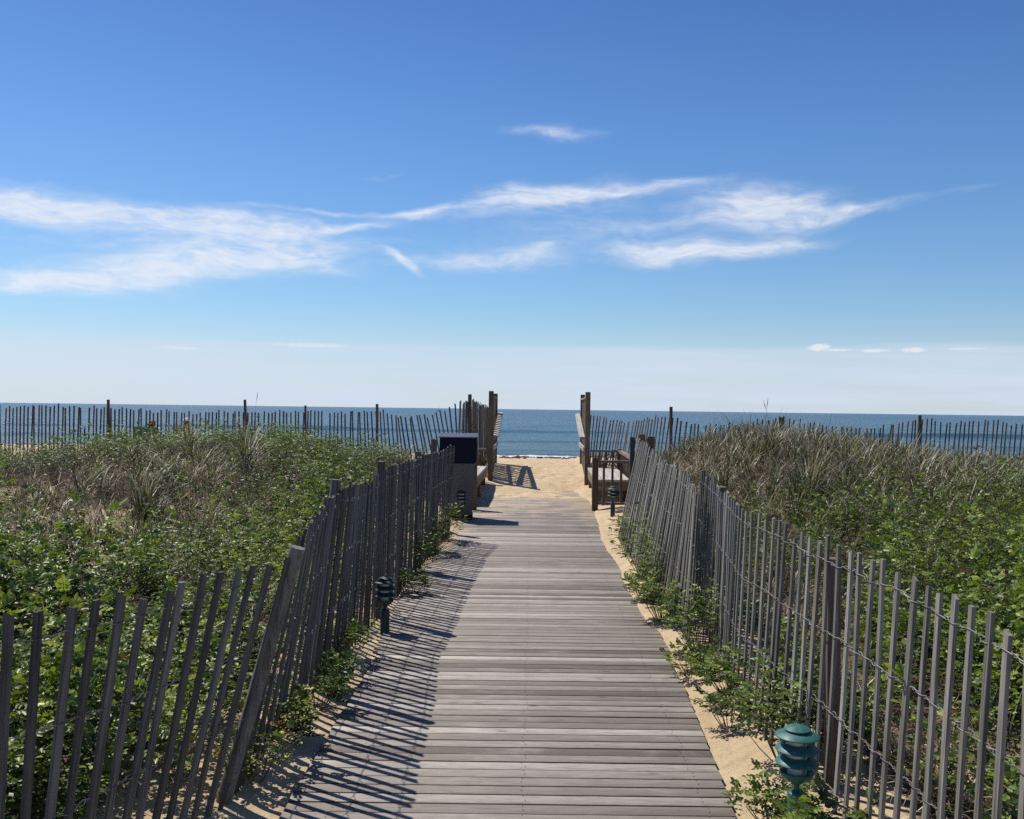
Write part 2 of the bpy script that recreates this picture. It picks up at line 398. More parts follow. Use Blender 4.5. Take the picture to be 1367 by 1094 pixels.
# ------------------------------------------------------------------ terrain
def ss(x, a, b):
    t = np.clip((np.asarray(x, float) - a) / (b - a), 0, 1); return t * t * (3 - 2 * t)
def fbm(x, y, sc=1.0, seed=0, oct=4):
    """cheap smooth noise, sum of rotated sines"""
    r = np.random.default_rng(seed); v = 0.0; amp = 1.0; tot = 0.0
    x = np.asarray(x, float); y = np.asarray(y, float)
    for o in range(oct):
        for _ in range(3):
            a = r.uniform(0, 6.28); ph = r.uniform(0, 6.28, 2); f = sc * (2 ** o) * r.uniform(.8, 1.25)
            u = x * math.cos(a) + y * math.sin(a); q = -x * math.sin(a) + y * math.cos(a)
            v = v + amp * np.sin(u * f + ph[0] + .9 * np.sin(q * f * .7 + ph[1])); tot += amp
        amp *= .55
    return v / tot * 1.6
EL = ([-30, 4, 5.6, 6.7, 8.8, 11.7, 14, 17, 40], [-.88, -.875, -.85, -.84, -.78, -.64, -.66, -.63, -.60])
ER = ([-30, 3.7, 5.4, 7.2, 7.85, 8.55, 9.4, 11.1, 13.2, 16.3, 40], [.86, .90, 1.01, 1.04, 1.06, 1.05, 1.09, 1.11, 1.22, 1.385, 1.5])
def edgeL(Y): return np.interp(Y, *EL)
def edgeR(Y): return np.interp(Y, *ER)
RIDL = ([-40, -14, -9.5, -7.8, -6.2, -4.8, -4.0, -3.4, -2.4, -1.7, -1.2], [.40, .32, .28, .34, .60, .76, .88, .71, .52, .43, .28])
RIDR = ([1.7, 2.2, 2.75, 3.1, 3.7, 4.6, 5.7, 6.85, 7.6, 14, 40], [.22, .38, .64, .84, 1.04, .95, .76, .60, .52, .42, .45])
def ground(X, Y):
    X = np.asarray(X, float); Y = np.asarray(Y, float)
    dl = edgeL(Y) - X; dr = X - edgeR(Y); d = np.maximum(dl, dr)
    left = X < 0.2
    # sand beside the walk
    wob = .03 * fbm(X, Y, 2.6, 3) * ss(Y, 5, 8)
    eh = np.where(left, -.022 + .034 * ss(Y, 8, 11), -.022 + .036 * ss(Y, 6.3, 7.6))
    inner = -.085 + (eh + .085) * ss(d + wob, -.10, .03)
    inner = inner + .05 * ss(d, .03, .35) + .012 * fbm(X, Y, 5, 5) * ss(d, -.02, .1)
    # beach end: deck sinks under blown sand
    jag = .35 * fbm(X, Y, 1.9, 9)
    buried = .016 + .012 * fbm(X, Y, 2.2, 11) + .012 * fbm(X, Y, 7, 12)
    patch = .075 * np.exp(-(((X - 1.12) / .22) ** 2 + ((Y - 18.3) / .8) ** 2))
    k = ss(Y + jag * .5, 16.75, 17.15)
    z = inner * (1 - k) + np.maximum(inner, buried - patch + .03 * ss(d, 0, .5)) * k
    # dunes
    rid = np.where(left, np.interp(X, *RIDL), np.interp(X, *RIDR))
    yy = Y + .8 * fbm(X, Y, .35, 21)
    prof = .16 + (rid - .16) * ss(yy, 6.8, 14.0)
    prof = prof + (.30 - prof) * ss(yy, 15.2, 19.6)
    dun = prof + .055 * fbm(X, Y, 1.3, 31) * ss(d, .8, 2)
    off = np.where(left, .32, .38)
    rampw = np.where(Y < 12, 1.6, 1.1)
    side = ss(d, off, off + rampw) * (1 - .0 * Y)
    z = z + (dun) * side * (1 - ss(Y, 20.5, 23.5))
    # open beach: rises to a berm, then the foreshore drops to the water
    z = z + .31 * ss(Y, 17.3, 22.3) * (1 - side * (1 - ss(Y, 20.5, 23.5)))
    z = z + .13 * ss(-X, .15, 1.1) * ss(Y, 17.6, 19.5) * (1 - ss(Y, 23, 25)) * (1 - ss(-X, 2, 4))
    z = z + .12 * ss(-X, 5, 8) * ss(Y, 19, 22)
    z = z + .03 * fbm(X, Y, .8, 41) * ss(Y, 20, 24) * ss(np.abs(X), 1.5, 6)
    crest = 25.0 + .5 * fbm(X, 0 * Y, .3, 55)
    z = z - .24 * ss(Y, crest, crest + 2.2) - .09 * ss(-X, 5, 8) * ss(Y, crest, crest + 4) - 2.7 * ss(Y, crest, crest + 42) - .03 * np.clip(Y - 72, 0, 400)
    z = z + .35 * ss(-Y, 10, 40) * ss(np.abs(X), 2, 8)
    return z
def gz(x, y): return float(ground(x, y))

def lines(segs):
    out = [segs[0][0]]
    for a, b, st in segs:
        n = max(1, int(round((b - a) / st))); out += list(a + (b - a) * (np.arange(n) + 1) / n)
    return np.array(out)
xs = lines([(-3000, -300, 450), (-300, -40, 26), (-40, -14, 1.6), (-14, -2.2, .11), (-2.2, 2.4, .035), (2.4, 12, .11), (12, 40, 1.6), (40, 300, 26), (300, 3000, 450)])
ys = lines([(-400, -40, 40), (-40, -2, 2), (-2, 2.2, .3), (2.2, 9, .05), (9, 22, .07), (22, 33, .16), (33, 90, 1.5), (90, 140, 10)])
GX, GY = np.meshgrid(xs, ys)
GZ = ground(GX, GY)
V = np.stack([GX.ravel(), GY.ravel(), GZ.ravel()], 1)
nx, ny = len(xs), len(ys)
ii = np.arange(nx * ny).reshape(ny, nx)
Q = np.stack([ii[:-1, :-1].ravel(), ii[:-1, 1:].ravel(), ii[1:, 1:].ravel(), ii[1:, :-1].ravel()], 1)

def bare(X, Y):
    """0..1: where the dune plants leave the ground open"""
    X = np.asarray(X, float); Y = np.asarray(Y, float)
    v = 0
    for cx, cy, rx, ry, a in [(-4.4, 9.3, 1.05, 1.1, 1.15), (-5.6, 11.0, 1.5, .7, .9), (-3.5, 8.0, .5, .7, .9), (-3.0, 10.6, .6, .7, .7), (-4.6, 12.0, 1.2, .35, .6), (-6.6, 9.6, .9, .7, .6), (4.3, 9.2, .6, .8, .7),
                          (5.0, 7.6, .5, .4, .6), (2.3, 12.2, .45, 1.6, .9), (8.0, 16.5, .9, .6, .8), (-3.0, 6.4, .3, .4, .5), (-9.2, 17.5, 1.8, 1.4, .9), (-10.5, 12, 2, 1, .6)]:
        v = v + a * np.exp(-(((X - cx) / rx) ** 2 + ((Y - cy) / ry) ** 2))
    return np.clip(v + .22 * fbm(X, Y, 1.7, 77), 0, 1)
d_all = np.maximum(edgeL(GY) - GX, GX - edgeR(GY))
litter = ss(d_all, .45, .9) * (1 - ss(GY, 17.5, 20)) * (.95 - .55 * ss(bare(GX, GY), .45, 1.0)) * ss(GY, -20, -12)
g = np_mesh('ground', V, Q, M_SAND, parent=None, smooth=True, extra={'litter': litter.ravel()})
tag(g, 'pale sand ground of the dune and the beach', 'ground', kind='structure')

# ------------------------------------------------------------------ sea
sxs = lines([(-20000, -2000, 3000), (-2000, -300, 170), (-300, 300, 3.0), (300, 2000, 170), (2000, 20000, 3000)])
sys_ = lines([(72, 110, .7), (110, 260, 1.2), (260, 600, 8), (600, 3000, 120), (3000, 30000, 4000)])
SX, SY = np.meshgrid(sxs, sys_)
fade = 1 - ss(SY, 240, 420)
cy1 = 172 + 5 * fbm(SX, SX * 0, .02, 61) + 2 * fbm(SX, SX * 0, .11, 62)
cy2 = 118 + 4 * fbm(SX, SX * 0, .03, 63)
cy3 = 84.5 + 1.2 * fbm(SX, SX * 0, .05, 64)
seg1 = .25 + .75 * ss(fbm(SX, SX * 0, .028, 65), -.5, .5)
crest1 = np.exp(-((SY - cy1) / np.where(SY < cy1, 1.6, 4.5)) ** 2) * seg1
crest2 = np.exp(-((SY - cy2) / np.where(SY < cy2, 1.5, 4.0)) ** 2) * (.4 + .5 * ss(fbm(SX, SX * 0, .045, 66), -.3, .6))
crest3 = np.exp(-((SY - cy3) / 1.6) ** 2)
SZ = -2.5 + fade * (.75 * crest1 + .38 * crest2 + .18 * crest3 + .10 * fbm(SX * .25, SY, .28, 67) + .05 * fbm(SX * .5, SY, .9, 68))
cap1 = np.exp(-((SY - cy1 + .3) / 1.0) ** 2) * ss(fbm(SX, SX * 0, .09, 69), .35, .85) * .62
cap2 = np.exp(-((SY - cy2 + .3) / .8) ** 2) * ss(fbm(SX, SX * 0, .12, 70), .5, .95) * .5
foam = np.clip(cap1 * 1.5 + cap2 * 1.3 + ss(SY, 84.6, 82.2) * .66, 0, 1)
V = np.stack([SX.ravel(), SY.ravel(), SZ.ravel()], 1); nx, ny = len(sxs), len(sys_)
ii = np.arange(nx * ny).reshape(ny, nx)
Q = np.stack([ii[:-1, :-1].ravel(), ii[:-1, 1:].ravel(), ii[1:, 1:].ravel(), ii[1:, :-1].ravel()], 1)
sea = np_mesh('sea', V, Q, M_SEA, smooth=True, extra={'foam': foam.ravel()})
tag(sea, 'blue ocean with small swells reaching the horizon', 'sea', kind='structure')

# ------------------------------------------------------------------ boardwalk
VV, QQ, TT, SD = [], [], [], []
def add_box(x0, x1, y0, y1, z0, z1, t, skew=0.0, dz=0.0):
    n = len(VV); b = .003
    # chamfered plank: bottom ring, upper ring, top ring
    for (zz, ins) in ((z0, 0), (z1 - b, 0), (z1, b)):
        for (xx, yy) in ((x0 + ins, y0 + ins), (x1 - ins, y0 + ins), (x1 - ins, y1 - ins), (x0 + ins, y1 - ins)):
            VV.append((xx, yy + skew * xx, zz + dz * xx)); TT.append(t); SD.append(0.0 if ins else 1.0)
    for r_ in (0, 4):
        for k in range(4): QQ.append((n + r_ + k, n + r_ + (k + 1) % 4, n + r_ + 4 + (k + 1) % 4, n + r_ + 4 + k))
    QQ.append((n + 8, n + 9, n + 10, n + 11))
y = -1.2; prev = .5
while y < 20.2:
    wd = .083 + random.uniform(-.001, .001)
    t = min(1, max(0, random.gauss(.50, .25)))
    if random.random() < .12: t = random.uniform(.75, 1)
    over = .05 + .12 * float(ss(y, 6.5, 9))
    x0 = float(edgeL(y)) - (.012 if y < 6.2 else over) + random.uniform(-.004, .004); x1 = float(edgeR(y)) + (.012 if y < 6.2 else over) + random.uniform(-.004, .004)
    zz = random.uniform(-.0012, .0012)
    add_box(x0, x1, y, y + wd, -.036 + zz, zz, t, random.uniform(-.0012, .0012), random.uniform(-.0012, .0012))
    y += wd + random.uniform(.0075, .0095)
for xj in (-.72, .05, .82):                                    # stringers under the boards
    add_box(xj - .03, xj + .03, -1.1, 20, -.14, -.042, .1, 0, 0)
deck = np_mesh('boardwalk', np.array(VV), np.array(QQ), M_DECK, tint=np.array(TT), extra={'side': np.array(SD)})
tag(deck, 'grey weathered plank boardwalk leading to the beach', 'boardwalk', kind='structure')
# nail heads, two lines of them
nl = MB()
y = 2.6
yb = -1.2
for i in range(110):
    yy = 2.6 + i * .0915
    for xj in (-.70, .06, .80):
        for q in (-.02, .02):
            px, py = xj + .022 * yy - .08 + random.uniform(-.012, .012), yy + q + random.uniform(-.006, .006)
            bmesh.ops.create_circle(nl.bm, cap_ends=True, segments=6, radius=.0032, matrix=Matrix.Translation((px, py, .0032)))
nl.build('nail_heads', plain('rusty nail', (.06, .035, .025), .6, metal=.5), deck)

# ------------------------------------------------------------------ vegetation templates (numpy)
def leaflet(base, d, up, L, wdt):
    """6-vertex folded leaf blade; d = direction, up = normal"""
    d = d / np.linalg.norm(d); s = np.cross(d, up); s /= max(1e-6, np.linalg.norm(s)); n = np.cross(s, d)
    f = .22
    P = [base, base + d * L * .32 + s * wdt + n * wdt * f, base + d * L * .74 + s * wdt * .72 + n * wdt * f,
         base + d * L - n * L * .12, base + d * L * .74 - s * wdt * .72 + n * wdt * f, base + d * L * .32 - s * wdt + n * wdt * f]
    return np.array(P)
LQ = np.array([[0, 1, 2, 3], [0, 3, 4, 5]])
def rose_shoot(r, h=.34, nleaf=9, size=1.0, nl=5):
    V, Q, T = [], [], []
    lean = r.uniform(-.25, .25, 2); n = 0
    stem = lambda t: np.array([lean[0] * h * t * t, lean[1] * h * t * t, h * t])
    for k in range(nleaf):
        t = .28 + .72 * (k / (nleaf - 1)) ** .9 if nleaf > 1 else 1
        a = k * 2.4 + r.uniform(-.5, .5); p = stem(t)
        up_ = r.uniform(.05, .65) + (.5 if t > .93 else 0)
        d = np.array([math.cos(a) * math.cos(up_), math.sin(a) * math.cos(up_), math.sin(up_)])
        RL = r.uniform(.05, .085) * size * (1.0 if t < .9 else .7)
        droop = r.uniform(.15, .5)
        side = np.cross(d, [0, 0, 1.]); side /= np.linalg.norm(side)
        nrm = np.cross(side, d); nrm = nrm + r.uniform(-.35, .35) * side
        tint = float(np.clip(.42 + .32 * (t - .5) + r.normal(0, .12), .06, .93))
        if r.random() < .015: tint = r.choice([0., .98])
        ps = [(.45, 1), (.45, -1), (.8, 1), (.8, -1), (1.0, 0)] if nl == 5 else [(.3, 1), (.3, -1), (.55, 1), (.55, -1), (.8, 1), (.8, -1), (1., 0)] if nl == 7 else [(.6, 1), (.6, -1), (1.0, 0)]
        for (f, sg) in ps:
            b = p + d * RL * f - np.array([0, 0, droop * RL * f * f])
            dd = d * (.45 if sg else 1.0) + side * sg * .95 + np.array([0, 0, -droop * .5 + r.uniform(-.2, .2)])
            Ls = r.uniform(.017, .026) * size
            V.append(leaflet(b, dd, nrm + r.uniform(-.25, .25, 3), Ls, Ls * .36)); Q.append(LQ + n); T.append(np.full(6, np.clip(tint + r.normal(0, .04), 0, 1))); n += 6
    return np.concatenate(V), np.concatenate(Q), np.concatenate(T)
def stem_quads(r, h, rad=.0022):
    V = [];
    for t in np.linspace(0, 1, 4):
        for a in (0, 2.09, 4.19): V.append((math.cos(a) * rad * (1 - .5 * t), math.sin(a) * rad * (1 - .5 * t), h * t))
    Q = [(3 * i + k, 3 * i + (k + 1) % 3, 3 * i + 3 + (k + 1) % 3, 3 * i + 3 + k) for i in range(3) for k in range(3)]
    return np.array(V), np.array(Q)
def instance(temps, pos, scl, rot, tilt, tdir, dt=None, zs=None):
    """place templates (index cycled at random) with numpy"""
    Vs, Qs, Ts = [], [], []; n = 0
    pick = rng.integers(0, len(temps), len(pos))
    for k, (V, Q, T) in enumerate(temps):
        idx = np.where(pick == k)[0]
        if not len(idx): continue
        m = len(idx); c, s_ = np.cos(rot[idx]), np.sin(rot[idx])
        v = V[None] * scl[idx][:, None, None]
        if zs is not None: v = v * np.stack([np.ones(m), np.ones(m), zs[idx]], 1)[:, None, :]
        x = v[..., 0] * c[:, None] - v[..., 1] * s_[:, None]; y_ = v[..., 0] * s_[:, None] + v[..., 1] * c[:, None]; z = v[..., 2]
        tx, ty = np.cos(tdir[idx]) * tilt[idx], np.sin(tdir[idx]) * tilt[idx]
        x, y_, z = x + z * tx[:, None], y_ + z * ty[:, None], z - .35 * (x * tx[:, None] + y_ * ty[:, None])
        out = np.stack([x, y_, z], 2) + pos[idx][:, None, :]
        Vs.append(out.reshape(-1, 3))
        Qs.append((Q[None] + (np.arange(m) * len(V))[:, None, None]).reshape(-1, Q.shape[1]) + n)
        t = T[None] + (0 if dt is None else dt[idx][:, None] * (T[None] > .04) * (T[None] < .95))
        Ts.append(np.clip(np.broadcast_to(t, (m, len(T))), 0, 1).reshape(-1)); n += m * len(V)
    return np.concatenate(Vs), np.concatenate(Qs), np.concatenate(Ts)
r0 = np.random.default_rng(3)
ROSE = [rose_shoot(r0, r0.uniform(.26, .40), 14, .92) for _ in range(10)]
ROSE_NEAR = [rose_shoot(r0, r0.uniform(.24, .36), 14, 1.12, 7) for _ in range(10)]
ROSE_FAR = [rose_shoot(r0, r0.uniform(.26, .40), 12, .95, 5) for _ in range(8)]
def blade(r, L, a, up_, curl, wd, tint, nseg=4):
    V = []; p = np.array([r.uniform(-.05, .05), r.uniform(-.05, .05), 0.0]); ang = up_
    d2 = np.array([math.cos(a), math.sin(a), 0]); s = np.array([-math.sin(a), math.cos(a), 0]) * wd
    for i in range(nseg + 1):
        t = i / nseg; wv = s * (1 - t ** 1.6 * .92)
        V += [p - wv, p + wv]
        p = p + (d2 * math.cos(ang) + np.array([0, 0, 1]) * math.sin(ang)) * L / nseg
        ang -= curl / nseg * (1 + t)
    Q = np.array([(2 * i, 2 * i + 1, 2 * i + 3, 2 * i + 2) for i in range(nseg)])
    return np.array(V), Q, np.full(len(V), tint)
def tuft(r, nb=40, L=.6, dead=.35, spread=.9, curl=1.3):
    V, Q, T = [], [], []; n = 0
    for _ in range(nb):
        t = r.uniform(.66, 1.0) if r.random() < dead else r.uniform(0, .62)
        up_ = math.pi / 2 - abs(r.normal(0, .42)) * spread
        v, q, tt = blade(r, L * r.uniform(.5, 1.1), r.uniform(0, 6.28), up_, r.uniform(.3, 1.3) * curl, r.uniform(.0036, .0068), t)
        V.append(v); Q.append(q + n); T.append(tt); n += len(v)
    return np.concatenate(V), np.concatenate(Q), np.concatenate(T)
TUFT = [tuft(r0, 21, .50, .43, 1.15) for _ in range(8)]
TUFT_G = [tuft(r0, 30, .5, .18) for _ in range(6)]
TUFT_D = [tuft(r0, 18, .42, .95, 1.7, 1.5) for _ in range(6)]

# ------------------------------------------------------------------ where roses and grass grow
def keep_clear(X, Y):
    """True where ground cover may root"""
    dl = edgeL(Y) - X; dr = X - edgeR(Y)
    fl = np.interp(Y, [0, 2.6, 3.75, 4.8, 12], [.75, .72, .5, .42, .42]); fr = np.interp(Y, [0, 3, 5, 6.5, 8, 10, 14], [.70, .68, .50, .62, .55, .42, .6])
    ok = (dl > fl) | (dr > fr)
    ok &= ~((X > -1.45) & (X < 0) & (Y > 12.3))
    ok &= ~((X > 0) & (X < 2.25) & (Y > 12.8))
    return ok
def grassiness(X, Y):
    l = ss(Y + .9 * fbm(X, Y, .9, 81), 7.9, 8.8) * (1 - ss(Y + .6 * fbm(X, Y, 1.1, 82), 12.1, 12.9)) * ss(-X + .5 * fbm(X, Y, 1.5, 85), 2.1, 3.1) * (.80 + .6 * fbm(X, Y, 1.6, 84))
    l = np.clip(np.maximum(l, .5 * ss(-X, 6.5, 8) * ss(Y, 8, 10)), 0, 1)
    l = np.maximum(l, ss(Y, 16.6, 17.8))
    q = ss(Y + .9 * fbm(X, Y, .8, 83), 9.6, 11.4); q = np.maximum(q, ss(Y, 7, 9) * .25)
    q = q * ss(X, 2.0, 2.6) + (1 - ss(X, 2.0, 2.6)) * .6
    return np.where(X < 0, l, q)
def scatter(n, x0, x1, y0, y1):
    return rng.uniform(x0, x1, n), rng.uniform(y0, y1, n)
def in_view(X, Y, mrg=1.2): return np.abs(X) < Y * .56 + mrg
def bush_field(seed, x0, x1):
    r = np.random.default_rng(seed); c = []
    for _ in range(6000):
        p = (r.uniform(x0, x1), r.uniform(1.5, 17.8)); q = .24 + .34 * r.random() ** 1.5
        if all((p[0] - a) ** 2 + (p[1] - b) ** 2 > (1.0 * min(q, rr) + .14) ** 2 for a, b, rr, _h in c): c.append((*p, q, r.uniform(.45, 1.3)))
    return np.array(c)
def bush_dome(C, X, Y):
    """dome height 0..1, direction away from the bush centre and bush vigour for each rooted shoot"""
    d = np.sqrt((X[:, None] - C[None, :, 0]) ** 2 + (Y[:, None] - C[None, :, 1]) ** 2) / C[None, :, 2]
    k = d.argmin(1); dd = d[np.arange(len(X)), k]
    return np.sqrt(np.clip(1 - dd ** 2, 0, 1)), dd, np.arctan2(Y - C[k, 1], X - C[k, 0]), C[k, 3]
def build_roses(name, label, regions):
    C = bush_field(abs(int(regions[0][2] * 10)), min(q[2] for q in regions) - .3, max(q[3] for q in regions) + .3)
    Vs, Qs, Ts = [], [], []; n = 0; total = 0
    for (temps, dens, x0, x1, y0, y1) in regions:
        cnt = int(dens * abs(x1 - x0) * (y1 - y0)); X, Y = scatter(cnt, x0, x1, y0, y1)
        gr = grassiness(X, Y); br = bare(X, Y)
        clump = fbm(X, Y, 2.3, 91); c2 = fbm(X, Y, 6.5, 92)
        keep = keep_clear(X, Y) & in_view(X, Y) & (rng.random(cnt) > gr * 1.05) & (rng.random(cnt) > br * 1.15) & (rng.random(cnt) < .80 + .5 * clump + .35 * c2)
        X, Y, clump, c2 = X[keep], Y[keep], clump[keep], c2[keep]
        dome, dd, away, vig = bush_dome(C, X, Y)
        k2 = (dd < .86) | (rng.random(len(X)) < np.where(Y < 5, .16, .06))
        X, Y, clump, c2, dome, dd, away, vig = [a[k2] for a in (X, Y, clump, c2, dome, dd, away, vig)]; m = len(X); total += m
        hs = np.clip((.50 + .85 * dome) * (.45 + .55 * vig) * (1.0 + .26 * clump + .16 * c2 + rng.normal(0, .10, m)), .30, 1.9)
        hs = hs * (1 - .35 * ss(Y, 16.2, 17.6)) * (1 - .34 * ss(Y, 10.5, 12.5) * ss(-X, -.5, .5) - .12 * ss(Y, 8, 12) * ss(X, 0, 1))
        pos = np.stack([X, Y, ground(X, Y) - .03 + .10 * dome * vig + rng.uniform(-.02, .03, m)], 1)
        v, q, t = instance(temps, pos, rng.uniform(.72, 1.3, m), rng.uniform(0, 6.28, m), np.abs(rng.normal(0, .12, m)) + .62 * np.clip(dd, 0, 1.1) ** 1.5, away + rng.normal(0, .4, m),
                           dt=np.clip(.13 * (1 - ss(Y, 5, 8)) - .02 + .12 * fbm(X, Y, 1.1, 93) + .20 * (vig - .9) + .08 * (hs - .8) + rng.normal(0, .08, m), -.34, .28), zs=hs)  # near shoots tinted lighter, a sunlit look put into the leaf colour
        Vs.append(v); Qs.append(q + n); Ts.append(np.clip(t, 0, .94)); n += len(v)
    o = np_mesh(name, np.concatenate(Vs), np.concatenate(Qs), M_ROSE, tint=np.concatenate(Ts))
    tag(o, label, 'rose thicket', kind='stuff'); print('roses', name, total, n)
    return o
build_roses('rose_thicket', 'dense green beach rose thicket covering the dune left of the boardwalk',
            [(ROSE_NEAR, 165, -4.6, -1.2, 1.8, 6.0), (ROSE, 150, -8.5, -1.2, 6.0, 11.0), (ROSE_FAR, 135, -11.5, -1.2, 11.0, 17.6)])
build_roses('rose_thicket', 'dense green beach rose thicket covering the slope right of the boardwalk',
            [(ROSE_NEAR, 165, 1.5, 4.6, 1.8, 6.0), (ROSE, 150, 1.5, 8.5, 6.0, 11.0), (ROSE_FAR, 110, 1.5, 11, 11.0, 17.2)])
def build_grass(name, label, mat, temps, regions, cat, dead=False, hs=(.75, 1.25)):
    Vs, Qs, Ts = [], [], []; n = 0
    for (dens, x0, x1, y0, y1, pfun) in regions:
        cnt = int(dens * abs(x1 - x0) * (y1 - y0)); X, Y = scatter(cnt, x0, x1, y0, y1)
        keep = keep_clear(X, Y) & in_view(X, Y) & (rng.random(cnt) < pfun(X, Y))
        X, Y = X[keep], Y[keep]; m = len(X)
        if not m: continue
        pos = np.stack([X, Y, ground(X, Y) - .02], 1)
        v, q, t = instance(temps, pos, rng.uniform(*hs, m), rng.uniform(0, 6.28, m), .08 + np.abs(rng.normal(0, .22, m)), rng.uniform(0, 6.28, m), dt=np.clip(.12 * fbm(X, Y, 2.0, 97), -.2, .2) + rng.normal(0, .06, m))
        Vs.append(v); Qs.append(q + n); Ts.append(t); n += len(v)
    o = np_mesh(name, np.concatenate(Vs), np.concatenate(Qs), mat, tint=np.concatenate(Ts)); print('grass', name, n)
    return tag(o, label, cat, kind='stuff')
gp = lambda X, Y: np.clip(grassiness(X, Y) * (.75 + .5 * fbm(X, Y, 2.1, 95)), 0, 1) * (1 - .8 * bare(X, Y)) + .012
gpd = lambda X, Y: np.clip(.22 + grassiness(X, Y) * .5 + bare(X, Y) * .5, 0, 1)
build_grass('beach_grass', 'olive and straw coloured beach grass on the left dune', M_GRASS, TUFT, [(17, -12.5, -1.2, 7.5, 20.4, gp), (5, -7, -1.4, 2.5, 9, lambda X, Y: .35 + 0 * X)], 'beach grass')
build_grass('beach_grass', 'tall olive beach grass capping the right dune', M_GRASS, TUFT, [(30, 1.9, 12.5, 8.5, 20.4, gp), (5, 1.7, 7, 2.5, 9, lambda X, Y: .35 + 0 * X)], 'beach grass', hs=(.8, 1.3))
build_grass('dead_grass', 'pale dead straw matted between the plants of the left dune', M_DEAD, TUFT_D, [(20, -12, -1.2, 3, 19, gpd)], 'dead grass', hs=(.6, 1.1))
build_grass('dead_grass', 'pale dead straw matted between the plants of the right dune', M_DEAD, TUFT_D, [(20, 1.6, 12, 3, 19, gpd)], 'dead grass', hs=(.6, 1.1))

def twig_tangle(r):
    V, Q = [], []; n = 0
    for _ in range(9):
        a = r.uniform(0, 6.28); up_ = r.uniform(.5, 1.4); L = r.uniform(.15, .38); p = np.array([r.uniform(-.06, .06), r.uniform(-.06, .06), 0.])
        d = np.array([math.cos(a) * math.cos(up_), math.sin(a) * math.cos(up_), math.sin(up_)]); s1 = np.array([-math.sin(a), math.cos(a), 0]); s2 = np.cross(d, s1)
        for t in range(4):
            q = p + d * L * t / 3 + s1 * r.uniform(-.02, .02); rad = .0028 * (1 - t * .25)
            for k in (0, 2.09, 4.19): V.append(q + (s1 * math.cos(k) + s2 * math.sin(k)) * rad)
        for i in range(3):
            for k in range(3): Q.append((n + 3 * i + k, n + 3 * i + (k + 1) % 3, n + 3 * i + 3 + (k + 1) % 3, n + 3 * i + 3 + k))
        n += 12
    return np.array(V), np.array(Q), r.uniform(.05, .95, len(V))
TWIG = [twig_tangle(r0) for _ in range(6)]
build_grass('bare_twigs', 'bare brown rose twigs between the bushes of the left dune', M_DEAD, TWIG, [(30, -9, -1.2, 2, 17, lambda X, Y: .9 + 0 * X)], 'twigs')
build_grass('bare_twigs', 'bare brown rose twigs between the bushes of the right dune', M_DEAD, TWIG, [(30, 1.5, 9, 2, 16, lambda X, Y: .9 + 0 * X)], 'twigs')

# individual beach grass clumps that stand out
def grass_clump(x, y, L, nb, dead, label, spread=1.0, group='single beach grass clumps'):
    r = np.random.default_rng(int(abs(x * 100 + y * 10)))
    v, q, t = tuft(r, nb, L, dead, spread, 1.4)
    o = np_mesh('grass_clump', v, q, M_GRASS, tint=t); o.location = (x, y, gz(x, y) - .02)
    return tag(o, label, 'grass clump', group)
grass_clump(-3.62, 9.3, .75, 150, .25, 'upright green grass clump in the sandy hollow of the left dune', .75)
grass_clump(-3.45, 12.3, .95, 170, .5, 'tall arching pale grass clump on top of the left dune', 1.0)
grass_clump(-4.5, 13.2, .8, 120, .8, 'dry brown grass clump under the crest of the left dune', 1.1)
grass_clump(3.35, 10.6, .8, 170, .45, 'large spreading grass clump in the middle of the right slope', 1.1)
grass_clump(3.6, 13.0, .68, 150, .4, 'highest grass clump on the peak of the right dune', .8)
grass_clump(-.62, 20.6, .55, 90, .55, 'grass clump at the foot of the left slat screen', .9)
grass_clump(2.0, 20.3, .55, 70, .5, 'small grass clump behind the right bench railing', .9)
grass_clump(8.2, 17.6, .6, 110, .1, 'bright green grass clump beside the bare sand on the right', .9)
def seed_stalk(x, y, h, label, lean=.05):
    mb = MB(); mb.tube([(0, 0, 0), (lean * .4, 0, h * .5), (lean, 0, h)], [.0022, .0018, .0012], 5)
    head = []
    o = mb.build('seed_stalk', M_DEAD)
    mb = MB(); mb.tube([(lean, 0, h), (lean * 1.15, 0, h + .05), (lean * 1.3, 0, h + .13)], [.002, .005, .0012], 6); mb.build('seed_head', M_DEAD, o)
    o.location = (x, y, gz(x, y)); return tag(o, label, 'grass stalk', 'seed stalks above the dunes')
seed_stalk(-4.12, 15.0, .80, 'thin lone grass stalk rising above the horizon left of the gate', .06)
seed_stalk(3.62, 13.6, .62, 'straight seed stalk on the peak of the right dune', .05)
seed_stalk(3.75, 13.5, .56, 'leaning seed stalk on the peak of the right dune, its neighbour is straight', -.12)

